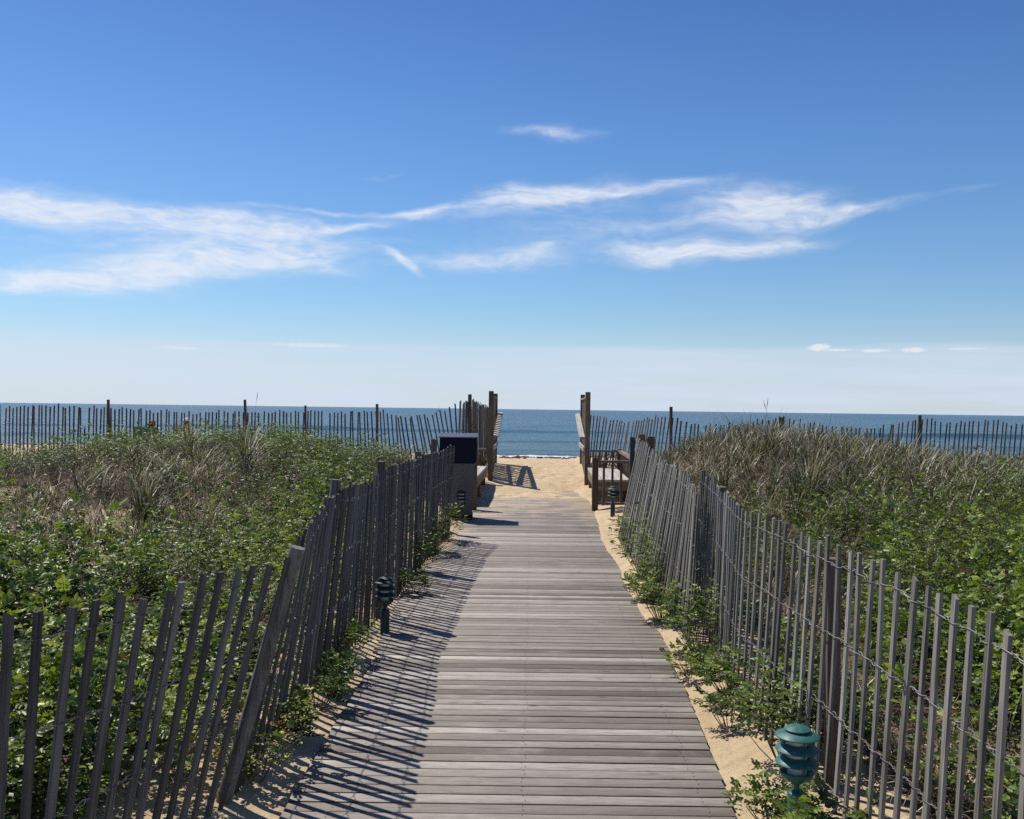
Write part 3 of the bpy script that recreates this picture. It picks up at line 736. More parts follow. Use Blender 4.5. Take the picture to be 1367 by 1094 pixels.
# individual rose plants beside the walk
def rose_plant(x, y, h, wd, n, label, warm=0.0, lift=0.0, z=None):
    r = np.random.default_rng(int(abs(x * 1000 + y * 77)))
    n = int(n * 1.5); wd *= .95; h *= .95; x += .035 if x > 0 else -.02
    o = empty('rose_plant', (x, y, (gz(x, y) if z is None else z) - .01)); tag(o, label, 'rose plant', 'rose plants beside the boardwalk')
    Vs, Qs, Ts = [], [], []; k = 0; st = MB()
    for i in range(n):
        a = r.uniform(0, 6.28); rr = wd * math.sqrt(r.random()); hh = h * r.uniform(.5, 1.0) * (1 - .35 * (rr / wd) ** 2)
        tip = Vector((math.cos(a) * rr, math.sin(a) * rr, hh * .40)); base = Vector((math.cos(a) * rr * .35, math.sin(a) * rr * .35, 0))
        st.tube([base, (base + tip) / 2 + Vector((0, 0, hh * .1)), tip + Vector((0, 0, hh * .3))], [.0028, .0022, .0014], 4, cap=False)
        v, q, t = rose_shoot(r, max(.1, hh * .66), int(6 + 10 * hh), 1.0, 7)
        ln = r.uniform(.2, .6); v = v.copy(); v[:, 0] += v[:, 2] * math.cos(a) * ln; v[:, 1] += v[:, 2] * math.sin(a) * ln
        v = v + np.array([tip.x, tip.y, tip.z]) * .95
        t = np.clip(t + .04 + r.normal(0, .08), 0, .93)
        if warm: t = np.where(r.random(len(t)) < 2, np.where(r.random() < warm, r.uniform(.93, 1.0), t), t)
        Vs.append(v); Qs.append(q + k); Ts.append(t); k += len(v)
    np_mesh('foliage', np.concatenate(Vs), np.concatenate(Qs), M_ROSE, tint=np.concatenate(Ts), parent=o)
    st.build('stems', M_TWIG, o)
for a in [
    (1.30, 10.3, .62, .22, 16, 'leafy rose sprays climbing the far end of the right leaning fence'),
    (1.27, 9.0, .60, .25, 20, 'rose plant growing through the middle of the right leaning fence'),
    (1.28, 7.9, .62, .24, 20, 'rose plant against the near end of the right leaning fence'),
    (1.13, 7.15, .42, .16, 20, 'bushy rose plant hanging over the right edge of the boards'),
    (1.10, 7.9, .28, .12, 9, 'small rose sprig in the sand beside the right leaning fence'),
    (1.24, 6.25, .55, .22, 22, 'full rose plant below the gap between the two right fences'),
    (1.08, 5.75, .24, .14, 10, 'low rose seedling at the right edge of the boards'),
    (1.22, 5.25, .38, .18, 16, 'rose plant at the foot of the right upright fence'),
    (1.10, 4.85, .26, .12, 8, 'sparse rose sprig in open sand before the near lamp'),
    (1.23, 4.25, .56, .20, 24, 'tall rose plant behind the nearest lamp'),
    (1.42, 4.45, .50, .20, 16, 'rose plant just behind the pickets near the nearest lamp'),
    (1.00, 3.72, .22, .13, 12, 'low rose plant left of the nearest lamp'),
    (1.12, 3.36, .26, .10, 10, 'rose leaves in front of the base of the nearest lamp'),
    (-.80, 11.35, .55, .20, 20, 'dark rose plant at the far end of the left fence'),
    (-.84, 10.4, .50, .20, 20, 'rose plant at the left fence before the bin'),
    (-.90, 9.1, .48, .20, 22, 'rose plant at the left fence beyond the left lamp'),
    (-.83, 8.15, .30, .13, 12, 'small rose plant on the sand just beyond the left lamp'),
    (-1.05, 5.95, .30, .18, 20, 'leafy rose plant at the left fence nearer than the left lamp'),
    (-1.00, 5.45, .26, .14, 12, 'small rose plant beside the picket shadows'),
    (-1.00, 5.0, .26, .13, 9, 'sparse rose plant at the left edge of the boards'),
]: rose_plant(*a)
for a in [(-1.12, 4.55, .34, .14, 12, 'reddish yellow rose plant at the left fence'), (-1.06, 4.05, .26, .12, 9, 'small red and yellow sprig beside the leaning post'),
          (-.99, 4.5, .16, .08, 6, 'tiny rusty seedling on sand at the left edge of the boards')]: rose_plant(*a, warm=.4)

# ------------------------------------------------------------------ picket fences
def picket_mesh(r, L=1.2, wd=.036, th=.012, brk=False):
    bm = bmesh.new(); n = 7; rings = []
    bx, by = r.uniform(-.010, .010), r.uniform(-.008, .008); tw = r.uniform(-.06, .06)
    wob = [r.uniform(-.0012, .0012) for _ in range(n)]
    for i in range(n):
        t = i / (n - 1); z = L * t; cx = bx * math.sin(math.pi * t); cy = by * math.sin(math.pi * t) ; a = tw * t
        hw = wd / 2 * (1 + wob[i] * 45) ; ht = th / 2
        top = (r.uniform(-.008, .008) if i == n - 1 else 0)
        ring = []
        for (sx_, sy_) in ((-1, -1), (1, -1), (1, 1), (-1, 1)):
            x, y_ = sx_ * hw, sy_ * ht
            zz = z + (sx_ * top if i == n - 1 else 0) + (r.uniform(-.03, .02) if brk and i == n - 1 else 0)
            ring.append(bm.verts.new((cx + x * math.cos(a) - y_ * math.sin(a), cy + x * math.sin(a) + y_ * math.cos(a), zz)))
        rings.append(ring)
    for a_, b_ in zip(rings, rings[1:]):
        for k in range(4): bm.faces.new((a_[k], a_[(k + 1) % 4], b_[(k + 1) % 4], b_[k]))
    bm.faces.new(rings[0][::-1]); bm.faces.new(rings[-1])
    bmesh.ops.bevel(bm, geom=[e for e in bm.edges if len(e.link_faces) == 2 and e.calc_face_angle(0) > 1.2], offset=.0012, segments=1, affect='EDGES')
    me = bpy.data.meshes.new('picket'); bm.to_mesh(me); bm.free(); return me
PV = {}
for key, mt in (('n', M_PICK), ('d', M_PICKD), ('g', M_PICKSHADE)):
    PV[key] = []
    for i in range(6):
        me = picket_mesh(random.Random(i * 3 + 1), 1.0, random.Random(i).uniform(.031, .039)); me.materials.append(mt); PV[key].append(me)

def fence(label, ctl, spacing, wires=(.07, .36, .66, .95), mat='n', posts=(), jit=.010, leanjit=.012, group='picket fences', wire_r=.0016, strands=2, skip=(), gaps=None, zj=.012, post_mat=None, wsc=1.0):
    """ctl: rows (xb, yb, zb, xt, yt, zt); walks the base line dropping a picket every `spacing` metres"""
    c = np.array(ctl, float); mid = (c[:, :2] + c[:, 3:5]) / 2
    seg = np.linalg.norm(np.diff(mid, axis=0), axis=1); s = np.concatenate([[0], np.cumsum(seg)])
    root = empty('picket_fence', (float(c[:, 0].mean()), float(c[:, 1].mean()), 0)); org = Vector(root.location)
    tag(root, label, 'fence', group)
    at = lambda q: np.array([np.interp(q, s, c[:, j]) for j in range(6)])
    q = 0.0; i = 0; tops = []
    while q <= s[-1] + 1e-6:
        a = at(q); a2 = at(min(s[-1], q + .05)); a1 = at(max(0, q - .05))
        tan = Vector((a2[0] + a2[3] - a1[0] - a1[3], a2[1] + a2[4] - a1[1] - a1[4], 0)).normalized()
        lj = random.gauss(0, leanjit) * (1.9 if random.random() < .07 else 1)
        B = Vector(a[:3]); T = Vector(a[3:]) + tan * lj + Vector((0, 0, random.gauss(0, zj)))
        if i in skip: T = B + (T - B) * random.uniform(.60, .75)
        z = (T - B); L = z.length; z.normalize(); x = (tan - z * tan.dot(z)).normalized(); y_ = z.cross(x)
        x = (Matrix.Rotation(random.gauss(0, .055), 3, z) @ x); y_ = z.cross(x)
        me = random.choice(PV[mat]); o = bpy.data.objects.new('picket', me); COL.objects.link(o); o.parent = root
        o.matrix_local = Matrix.Translation(B - org) @ Matrix((x, y_, z)).transposed().to_4x4() @ Matrix.Diagonal((wsc, 1, L, 1))
        tops.append((B, T, tan, a))
        q += spacing * random.uniform(1 - jit * 8, 1 + jit * 8); i += 1
    # woven wires: two strands that part round every picket and twist in the gaps
    for wf in wires:
        mb = MB()
        for sgn in ((1, -1) if strands == 2 else (1,)):
            pts = []
            for j, (B, T, tan, a) in enumerate(tops):
                L = (T - B).length; f = max(.03, 1 - wf / L) if L > .1 else .9
                f = max(.05, 1 - (wf + random.gauss(0, .006)) / 1.15)
                Bc, Tc = Vector(a[:3]), Vector(a[3:])
                p = Bc.lerp(Tc, f); nrm = tan.cross((Tc - Bc).normalized()).normalized()
                sd_ = sgn * (1 if j % 2 else -1)
                pts.append((p, nrm * sd_, tan, (Tc - Bc).normalized()))
            path = []
            for j, (p, nv, tan, up_) in enumerate(pts):
                path.append(p - tan * .014 + nv * .009 - org); path.append(p + tan * .014 + nv * .009 - org)
                if j < len(pts) - 1 and strands == 2:
                    p2 = pts[j + 1][0]
                    for m_, ph in ((.38, 2.2), (.5, 3.9), (.62, 5.6)):
                        pp = p.lerp(p2, m_); path.append(pp + (nv * math.cos(ph) + up_ * math.sin(ph) * sgn) * .0035 - org)
            mb.tube(path, wire_r, 4)
        mb.build('wire', M_WIRE, root, smooth=True)
    for (B, T, wdp, kind) in posts:
        mb = MB(); B, T = Vector(B) - org, Vector(T) - org
        if kind == 'round':
            pts = [B.lerp(T, k / 6) + Vector((random.uniform(-1, 1), random.uniform(-1, 1), 0)) * .002 for k in range(7)]
            mb.tube(pts, wdp / 2, 12); mb.build('fence_post', post_mat or M_PICKSHADE, root, smooth=True)
        else:
            mb.bar(B, T, wdp, wdp, .004); mb.build('fence_post', post_mat or M_POST, root)
    return root
def crow(xb, yb, xt, zt, zb=None, yt=None):
    return (xb, yb, (gz(xb, yb) - .12) if zb is None else zb, xt, yb if yt is None else yt, zt)
# left walk fence
fence('weathered picket fence along the left of the boardwalk, leaning inwards at its near end',
      [crow(-1.62, 1.9, -1.50, 1.0), crow(-1.41, 2.66, -1.36, 1.0), crow(-1.34, 3.0, -1.19, .985), crow(-1.24, 3.4, -1.01, 1.0), crow(-1.15, 3.75, -.87, 1.01),
       crow(-1.13, 4.2, -.90, 1.05), crow(-1.12, 4.8, -.945, 1.10), crow(-1.09, 5.3, -.955, 1.15), crow(-1.07, 5.9, -.97, 1.10), crow(-1.04, 6.6, -.98, 1.08),
       crow(-.99, 7.2, -.965, 1.13), crow(-.95, 8.3, -.92, 1.13), crow(-.90, 9.5, -.87, 1.12), crow(-.84, 10.6, -.80, 1.12), crow(-.76, 11.6, -.70, 1.14)],
      .089, mat='g', leanjit=.011, wsc=.82,
      posts=[((-1.20, 3.80, -.2), (-.85, 3.78, 1.035), .062, 'round'), ((-1.12, 5.32, -.2), (-.985, 5.32, 1.19), .06, 'round'),
             ((-1.01, 7.2, -.2), (-.985, 7.15, 1.19), .062, 'round'), ((-.90, 9.3, -.2), (-.92, 9.3, 1.17), .065, 'round'), ((-1.02, 12.2, -.1), (-1.0, 12.2, 1.20), .075, 'square')])
# right walk fence, near piece
fence('grey upright picket fence along the near right of the boardwalk with sagging wire',
      [crow(1.30, 1.9, 1.33, 1.03), crow(1.29, 2.56, 1.335, 1.045), crow(1.29, 3.13, 1.36, 1.05), crow(1.28, 3.7, 1.335, 1.06), crow(1.26, 4.2, 1.32, 1.05), crow(1.24, 4.6, 1.31, 1.07),
       crow(1.24, 5.2, 1.29, 1.06), crow(1.31, 5.8, 1.345, 1.08), crow(1.39, 6.7, 1.44, 1.10), crow(1.45, 7.5, 1.50, 1.13)],
      .108, mat='n', leanjit=.012, wsc=.72,
      posts=[((1.37, 3.98, -.2), (1.36, 3.98, .99), .055, 'square'), ((1.47, 6.55, -.2), (1.46, 6.55, 1.08), .06, 'square')], post_mat=M_PICKD)
# right walk fence, leaning far piece
fence('tightly bunched picket fence leaning outwards along the far right of the boardwalk',
      [crow(1.24, 6.55, 1.30, 1.02), crow(1.22, 7.1, 1.35, 1.09), crow(1.215, 7.8, 1.40, 1.12), crow(1.225, 8.6, 1.44, 1.10), crow(1.24, 9.3, 1.47, 1.14), crow(1.26, 10.2, 1.50, 1.20), crow(1.27, 10.9, 1.55, 1.23), crow(1.29, 11.5, 1.56, 1.24)],
      .070, mat='n', leanjit=.035, jit=.05, wires=(.08, .36, .66),
      posts=[((1.56, 12.2, -.1), (1.56, 12.2, 1.26), .06, 'square')], post_mat=M_PICKSHADE)
# back fence, left
def hz_(x): return 546.3 + (x - 683.5) * .0128
def row_px(x, ytop, Yd, lean=0.0, L=1.16, topx=None):
    """a fence station at depth Yd whose top was measured on the photograph"""
    X = (x - 683.5) * Yd / 1261; z = 1.6 - (ytop - hz_(x)) * Yd / 1261
    return (X - lean, Yd, z - L, X, Yd, z)
fence('long dark picket fence between the left dune and the sea',
      [row_px(-12, 543, 20.2), row_px(60, 542, 20.1), row_px(120, 544, 20.1), row_px(170, 546, 20), row_px(215, 550, 20), row_px(260, 551, 20), row_px(300, 549, 20), row_px(350, 551, 20),
       row_px(405, 549, 20), row_px(450, 551, 20), row_px(485, 549, 20, -.06), row_px(505, 547, 20, -.08), row_px(530, 556, 20, -.12), row_px(545, 556, 20, -.22), row_px(570, 555, 20, -.26), row_px(590, 549, 20, -.24), row_px(604, 541, 20, -.12), row_px(612, 540, 20, -.05)],
      .0835, mat='d', leanjit=.014, zj=.022, wires=(.08, .42, .78), wire_r=.002, strands=1, skip=(25, 87),
      posts=[((-8.50, 19.95, .1), (-8.53, 19.95, 1.69), .062, 'round'), ((-5.57, 20.0, .1), (-5.66, 20.0, 1.725), .06, 'round'),
             ((-4.36, 20.02, .1), (-4.38, 20.02, 1.62), .045, 'round'), ((-2.84, 20.0, .1), (-2.86, 20.0, 1.67), .06, 'round')], post_mat=M_POST, wsc=.85)
fence('bunched brown picket fence end turning towards the left gate screen',
      [(-1.14, 20.0, .3, -1.10, 20.0, 1.72), (-.98, 19.85, .3, -.98, 19.85, 1.74), (-.84, 20.1, .2, -.85, 20.1, 1.76), (-.70, 20.9, .15, -.72, 20.9, 1.70), (-.50, 21.8, .12, -.54, 21.8, 1.62)],
      .052, mat='n', leanjit=.022, zj=.03, wires=(.1, .5, .9), wire_r=.002, strands=1,
      posts=[((-.89, 20.0, 0), (-.895, 20.0, 1.90), .075, 'square')])
# back fence, right
fence('long dark picket fence between the right dune and the sea, tops dipping in waves',
      [(1.72, 22.0, .25, 1.78, 22.0, 1.50), row_px(800, 556, 21.7, .12, 1.2), row_px(818, 561, 21.4, .16, 1.2), row_px(838, 563, 21.0, .2), row_px(855, 562, 20.6, .2), row_px(872, 558, 20.2, .15), row_px(895, 556, 19.8, .12),
       row_px(918, 564, 19.6, .12), row_px(950, 567, 19.5, .1), row_px(987, 568, 19.5, .1), row_px(1022, 561, 19.5, .05), row_px(1045, 558, 19.5), row_px(1069, 562, 19.5, .05), row_px(1110, 569, 19.5, .05),
       row_px(1165, 573, 19.5, .05), row_px(1200, 566, 19.5, .08), row_px(1229, 560, 19.5, .05), row_px(1272, 564, 19.5, .08), row_px(1329, 561, 19.5, .08), row_px(1356, 566, 19.5, .08), row_px(1420, 568, 19.5, .05)],
      .098, mat='d', leanjit=.018, zj=.022, wires=(.08, .42, .78), wire_r=.002, strands=1,
      posts=[((3.31, 19.6, .1), (3.30, 19.6, 1.69), .06, 'square'), ((5.56, 19.5, .1), (5.57, 19.5, 1.50), .055, 'square'), ((8.38, 19.45, .1), (8.40, 19.45, 1.58), .055, 'square')], post_mat=M_POST, wsc=.85)
# stub posts beyond the leaning fence
for (x, y, h, lb) in [(1.83, 13.3, 1.27, 'reddish brown stub post behind the top of the leaning fence, the left one'), (1.96, 13.3, 1.24, 'reddish brown stub post behind the top of the leaning fence, the right one')]:
    mb = MB(); mb.box((0, 0, h / 2), (.10, .08, h), bev=.006); o = mb.build('stub_post', M_POST); o.location = (x, y, 0); tag(o, lb, 'post', 'stub posts')

# ------------------------------------------------------------------ gate screens (two tall posts with slats between)
def screen(xn, yn, xf, yf, sgn, label):
    """sgn = +1: the path lies on the +x side"""
    o = empty('slat_screen', (xn, yn, 0)); tag(o, label, 'slat screen', 'slat screens flanking the beach gate')
    D = Vector((xf - xn, yf - yn, 0)); L = D.length; u = D.normalized(); nrm = Vector((-u.y, u.x, 0)) * -sgn * 1.0
    nrm = Vector((u.y, -u.x, 0)) * sgn
    for p, h in ((Vector((0, 0, 0)), 1.96), (D, 1.955)):
        mb = MB(); mb.box(p + Vector((0, 0, h / 2 - .2)), (.098, .098, h + .4), bev=.006); mb.build('post', M_POST, o)
    mb = MB(); a, b = u * .05, D - u * .05
    nsl = 13
    for k in range(nsl):
        q = a.lerp(b, (k + .5) / nsl)
        mb.bar(q + Vector((0, 0, .10)), q + Vector((0, 0, 1.83)), .03, .095, .002, up=u)
    mb.build('slats', M_RAILY, o)
    mb = MB(); mb.bar(a + Vector((0, 0, 1.845)) + nrm * .0, b + Vector((0, 0, 1.845)), .09, .03, .003); mb.build('top_rail', M_RAILY, o)
    mb = MB(); mb.bar(u * -.03 + Vector((0, 0, .81)) + nrm * .068, D + Vector((0, 0, .81)) + nrm * .068, .036, .085, .003); mb.build('mid_rail', M_TOPLIT, o)
    mb = MB(); p0 = u * .10 + nrm * .105 + Vector((0, 0, 1.04)); p1 = D + u * .10 + nrm * .115 + Vector((0, 0, 1.50)); mb.bar(p0, p1, .105, .035, .004); mb.build('handrail', M_TOPLIT, o)
    mb = MB()
    for f in (.12, .88):
        q = p0.lerp(p1, f); mb.box(q - nrm * .05 + Vector((0, 0, -.06)), (.07, .05, .08), bev=.003)
    mb.build('bracket', M_RAILY, o)
    return o
screen(-.425, 19.15, -.385, 22.0, 1, 'tall slatted timber screen on the left of the beach gate')
screen(1.52, 18.95, 1.645, 22.0, -1, 'tall slatted timber screen on the right of the beach gate')

# ------------------------------------------------------------------ benches with railed bays
def bench_bay(xn0, xn1, xf0, xf1, yn, yf, label_b, label_r):
    """walk side x = *0, outer side x = *1; near y = yn, far y = yf"""
    side = 1 if xn1 > xn0 else -1
    P = lambda f, g_, z: Vector((xn0 + (xf0 - xn0) * g_ + ((xn1 - xn0) * (1 - g_) + (xf1 - xf0) * g_) * f, yn + (yf - yn) * g_, z))
    r_ = empty('railing', P(.5, .5, 0)); org = Vector(r_.location); tag(r_, label_r, 'railing', 'railings round the benches')
    for f, g_, h in ((0, 0, .85), (1, 0, .83), (1, 1, .83)):
        p = P(f, g_, 0) - org; mb = MB(); mb.box(p + Vector((0, 0, h / 2 - .12)), (.094, .094, h + .24), bev=.006); mb.build('post', M_POST, r_)
    def run(a, b, name_mat, nb):
        d = (b - a).normalized()
        for nm, z, w_, t_ in (('top_rail', .785, .04, .09), ('bottom_rail', .12, .09, .038)):
            mb = MB(); A, B_ = a + d * .05, b - d * .05; A.z = B_.z = z; mb.bar(A - org, B_ - org, w_ if nm == 'bottom_rail' else .09, t_ if nm == 'bottom_rail' else .038, .003)
            mb.build(nm, name_mat, r_)
        for k in range(nb):
            f = (k + 1) / (nb + 1); p = a.lerp(b, f) - org; mb = MB(); mb.box((p.x, p.y, .4525), (.036, .036, .62), bev=.002); mb.build('baluster', M_POST, r_)
    run(P(0, 0, 0), P(1, 0, 0), M_RAILX, 4)
    run(P(1, 0, 0), P(1, 1, 0), M_RAILY, 20)
    run(P(0.0, 1.0, 0), P(1, 1, 0), M_RAILX, 4)
    b_ = empty('bench', P(.5, .5, 0)); tag(b_, label_b, 'bench', 'benches beside the boardwalk')
    mb = MB(); ns = 5
    for k in range(ns):
        f0 = .02 + k * .86 / ns + .01; f1 = .02 + (k + 1) * .86 / ns - .006
        a, b = P((f0 + f1) / 2, .14, .44) - org, P((f0 + f1) / 2, .96, .44) - org
        mb.bar(a, b, abs(xn1 - xn0) * (f1 - f0), .036, .003)
    mb.build('seat', M_TOPLIT, b_)
    mb = MB(); mb.bar(P(.06, .15, .345) - org, P(.06, .95, .345) - org, .036, .15, .003); mb.bar(P(.06, .15, .345) - org, P(.86, .15, .345) - org, .036, .15, .003); mb.build('apron', M_RAILX, b_)
    for g_ in (.2, .55, .9):
        for f in (.12, .8):
            mb = MB(); mb.box(P(f, g_, .17) - org, (.085, .085, .50), bev=.003); mb.build('leg', M_POST, b_)
bench_bay(1.335, 2.02, 1.50, 2.16, 15.0, 18.85, 'grey plank bench on the right of the boardwalk', 'low baluster railing round the right bench')
bench_bay(-.585, -1.27, -.46, -1.12, 14.95, 19.0, 'grey plank bench on the left, half hidden by the bin', 'low baluster railing round the left bench')

# ------------------------------------------------------------------ litter bin
b = empty('litter_bin', (-.77, 13.72, gz(-.77, 13.72)), R(2)); tag(b, 'grey litter bin with a dark navy hood beside the left bench', 'litter bin')
mb = MB(); mb.box((0, 0, .40), (.50, .46, .80), bev=.012, taper=.82); mb.build('body', M_BINBODY, b)
mb = MB(); mb.box((0, 0, .03), (.44, .40, .05), bev=.006); mb.build('base', M_NAVY, b)
mb = MB()
prof = [(-.25, .81), (.25, .81), (.25, 1.195), (-.25, 1.155)]     # y, z section of the hood
for sx_ in (-1, 1):
    pass
vv = []
for x in (-.265, .265): vv.append([mb.bm.verts.new((x, yy * 1.0, zz)) for yy, zz in prof])
mb.bm.faces.new(vv[0]); mb.bm.faces.new(vv[1][::-1])
for k in range(4): mb.bm.faces.new((vv[0][k], vv[0][(k + 1) % 4], vv[1][(k + 1) % 4], vv[1][k]))
bmesh.ops.bevel(mb.bm, geom=list(mb.bm.edges), offset=.012, segments=2, affect='EDGES'); mb.build('hood', M_NAVY, b)
mb = MB(); mb.box((0, 0, 1.189), (.57, .54, .018), rot=Matrix.Rotation(R(4.4), 3, 'X'), bev=.006); mb.build('lid', M_BINTOP, b)
mb = MB(); mb.box((.267, 0, 1.0), (.012, .32, .22), bev=.004); fl = mb.build('flap', M_BINTOP, b)
mb = MB(); mb.tube([(.285, -.08, .94), (.30, -.08, .93), (.30, .08, .93), (.285, .08, .94)], .006, 6); mb.build('handle', M_ALU, fl)

# ------------------------------------------------------------------ path lights
def path_light(x, y, label, rz=0.0, h=1.0, M_GREENP=M_GREENP):
    o = empty('path_light', (x, y, gz(x, y)), rz); tag(o, label, 'path light', 'green path lights')
    mb = MB(); mb.lathe([(.0, -.1), (.033, -.1), (.033, .165), (.031, .176), (.024, .182), (0, .183)], 24); mb.build('post', M_GREENP, o, True)
    mb = MB(); mb.lathe([(.0105, .18), (.0105, .225)], 16, capb=False, capt=False); mb.build('stem', M_GREENP, o, True)
    mb = MB(); mb.lathe([(.0, .206), (.014, .208), (.030, .218), (.056, .240), (.064, .252), (.062, .254), (.032, .236), (0, .234)], 32); mb.build('bowl', M_GREENP, o, True)
    for z in (.292, .338):
        mb = MB(); mb.lathe([(.046, z + .016), (.072, z + .002), (.080, z - .007), (.0795, z - .009), (.071, z - .001), (.046, z + .012), (.046, z + .016)], 36, capb=False, capt=False); mb.build('louver', M_GREENP, o, True)
    mb = MB(); mb.lathe([(.036, .236), (.036, .39)], 24); mb.build('lens', M_LENS, o, True)
    mb = MB()
    for k in range(3):
        a = k * 2.0944 + .5; mb.tube([(math.cos(a) * .048, math.sin(a) * .048, .245), (math.cos(a) * .048, math.sin(a) * .048, .395)], .004, 6)
    mb.build('rods', M_GREENP, o)
    mb = MB(); mb.lathe([(.0795, .376), (.0805, .380), (.078, .3825), (.044, .397), (.041, .3975), (.041, .401), (.0485, .401), (.0485, .4035), (.030, .413), (.012, .4185), (0, .4195)], 40, capb=False)
    mb.lathe([(.0795, .376), (.047, .392), (0, .392)], 40, capb=False); mb.build('cap', M_GREENP, o, True)
    o.scale = (1, 1, h); return o
path_light(1.082, 3.53, 'green louvred path light nearest the camera, at the right edge of the sand', .3, 1.05)
path_light(-.885, 6.72, 'green path light, darkened for shade, at the left edge of the boards, striped by picket shadows', .9, 1.0, M_GREENSHADE)
path_light(1.485, 13.75, 'small green path light in front of the right bench railing', 1.4, 1.06, M_GREENSHADE)
path_light(-.70, 13.3, 'path light in shade in front of the litter bin', .1, 1.03, M_GREENSHADE)

# driftwood stick and wrack line
mb = MB(); mb.tube([(0, 0, .02), (.12, .03, .035), (.25, .02, .03), (.42, .08, .05)], [.022, .026, .022, .014], 8); mb.tube([(.12, .03, .03), (.16, -.02, .10), (.22, -.03, .14), (.27, 0, .10), (.29, .03, .02)], [.006, .005, .005, .004, .003], 6)
o = mb.build('driftwood', plain('bleached driftwood', (.30, .26, .20), .85, nscale=30), smooth=True); o.location = (1.56, 14.1, gz(1.56, 14.1)); tag(o, 'small bleached driftwood branch behind the far right lamp', 'driftwood')
mb = MB(); rr = random.Random(5)
for i in range(420):
    x = rr.gauss(0, 1) * 3.5 if rr.random() < .6 else rr.uniform(-14, 14); y = 24.75 + rr.gauss(0, .22) + .15 * math.sin(x * 2)
    s_ = rr.uniform(.02, .065) * (1.2 if rr.random() < .2 else 1)
    m_ = Matrix.Translation((x, y, gz(x, y) + s_ * .15)) @ Matrix.Rotation(rr.uniform(0, 3), 4, 'Z') @ Matrix.Diagonal((s_ * rr.uniform(1, 2.2), s_, s_ * rr.uniform(.3, .6), 1))
    r2 = bmesh.ops.create_icosphere(mb.bm, subdivisions=1, radius=1.0, matrix=m_)
    for v in r2['verts']: v.co += Vector((rr.uniform(-1, 1), rr.uniform(-1, 1), rr.uniform(-1, 1))) * s_ * .25
tag(mb.build('seaweed_wrack', M_SEAW), 'brown strip of dried seaweed along the edge of the beach', 'seaweed', kind='stuff')

# ------------------------------------------------------------------ people on low beach chairs, backs to us, facing the sea
def beach_chair(x, y, rz, cloth, label):
    o = empty('beach_chair', (x, y, gz(x, y)), rz); tag(o, label, 'beach chair', 'low beach chairs')
    for s_ in (-1, 1):
        mb = MB(); mb.tube([(s_ * .27, .30, .0), (s_ * .27, .30, .22), (s_ * .27, -.12, .17), (s_ * .27, -.42, .80)], .012, 8); mb.tube([(s_ * .27, -.05, .0), (s_ * .27, -.22, .38), (s_ * .27, .12, .40), (s_ * .27, .30, .2)], .012, 8); mb.build('frame', M_ALU, o, True)
    mb = MB(); mb.box((0, .09, .195), (.52, .42, .012), rot=Matrix.Rotation(R(7), 3, 'X'), bev=.003); mb.build('seat', cloth, o)
    mb = MB(); mb.box((0, -.275, .50), (.52, .012, .68), rot=Matrix.Rotation(R(25.5), 3, 'X'), bev=.003); mb.build('backrest', cloth, o)
    return o
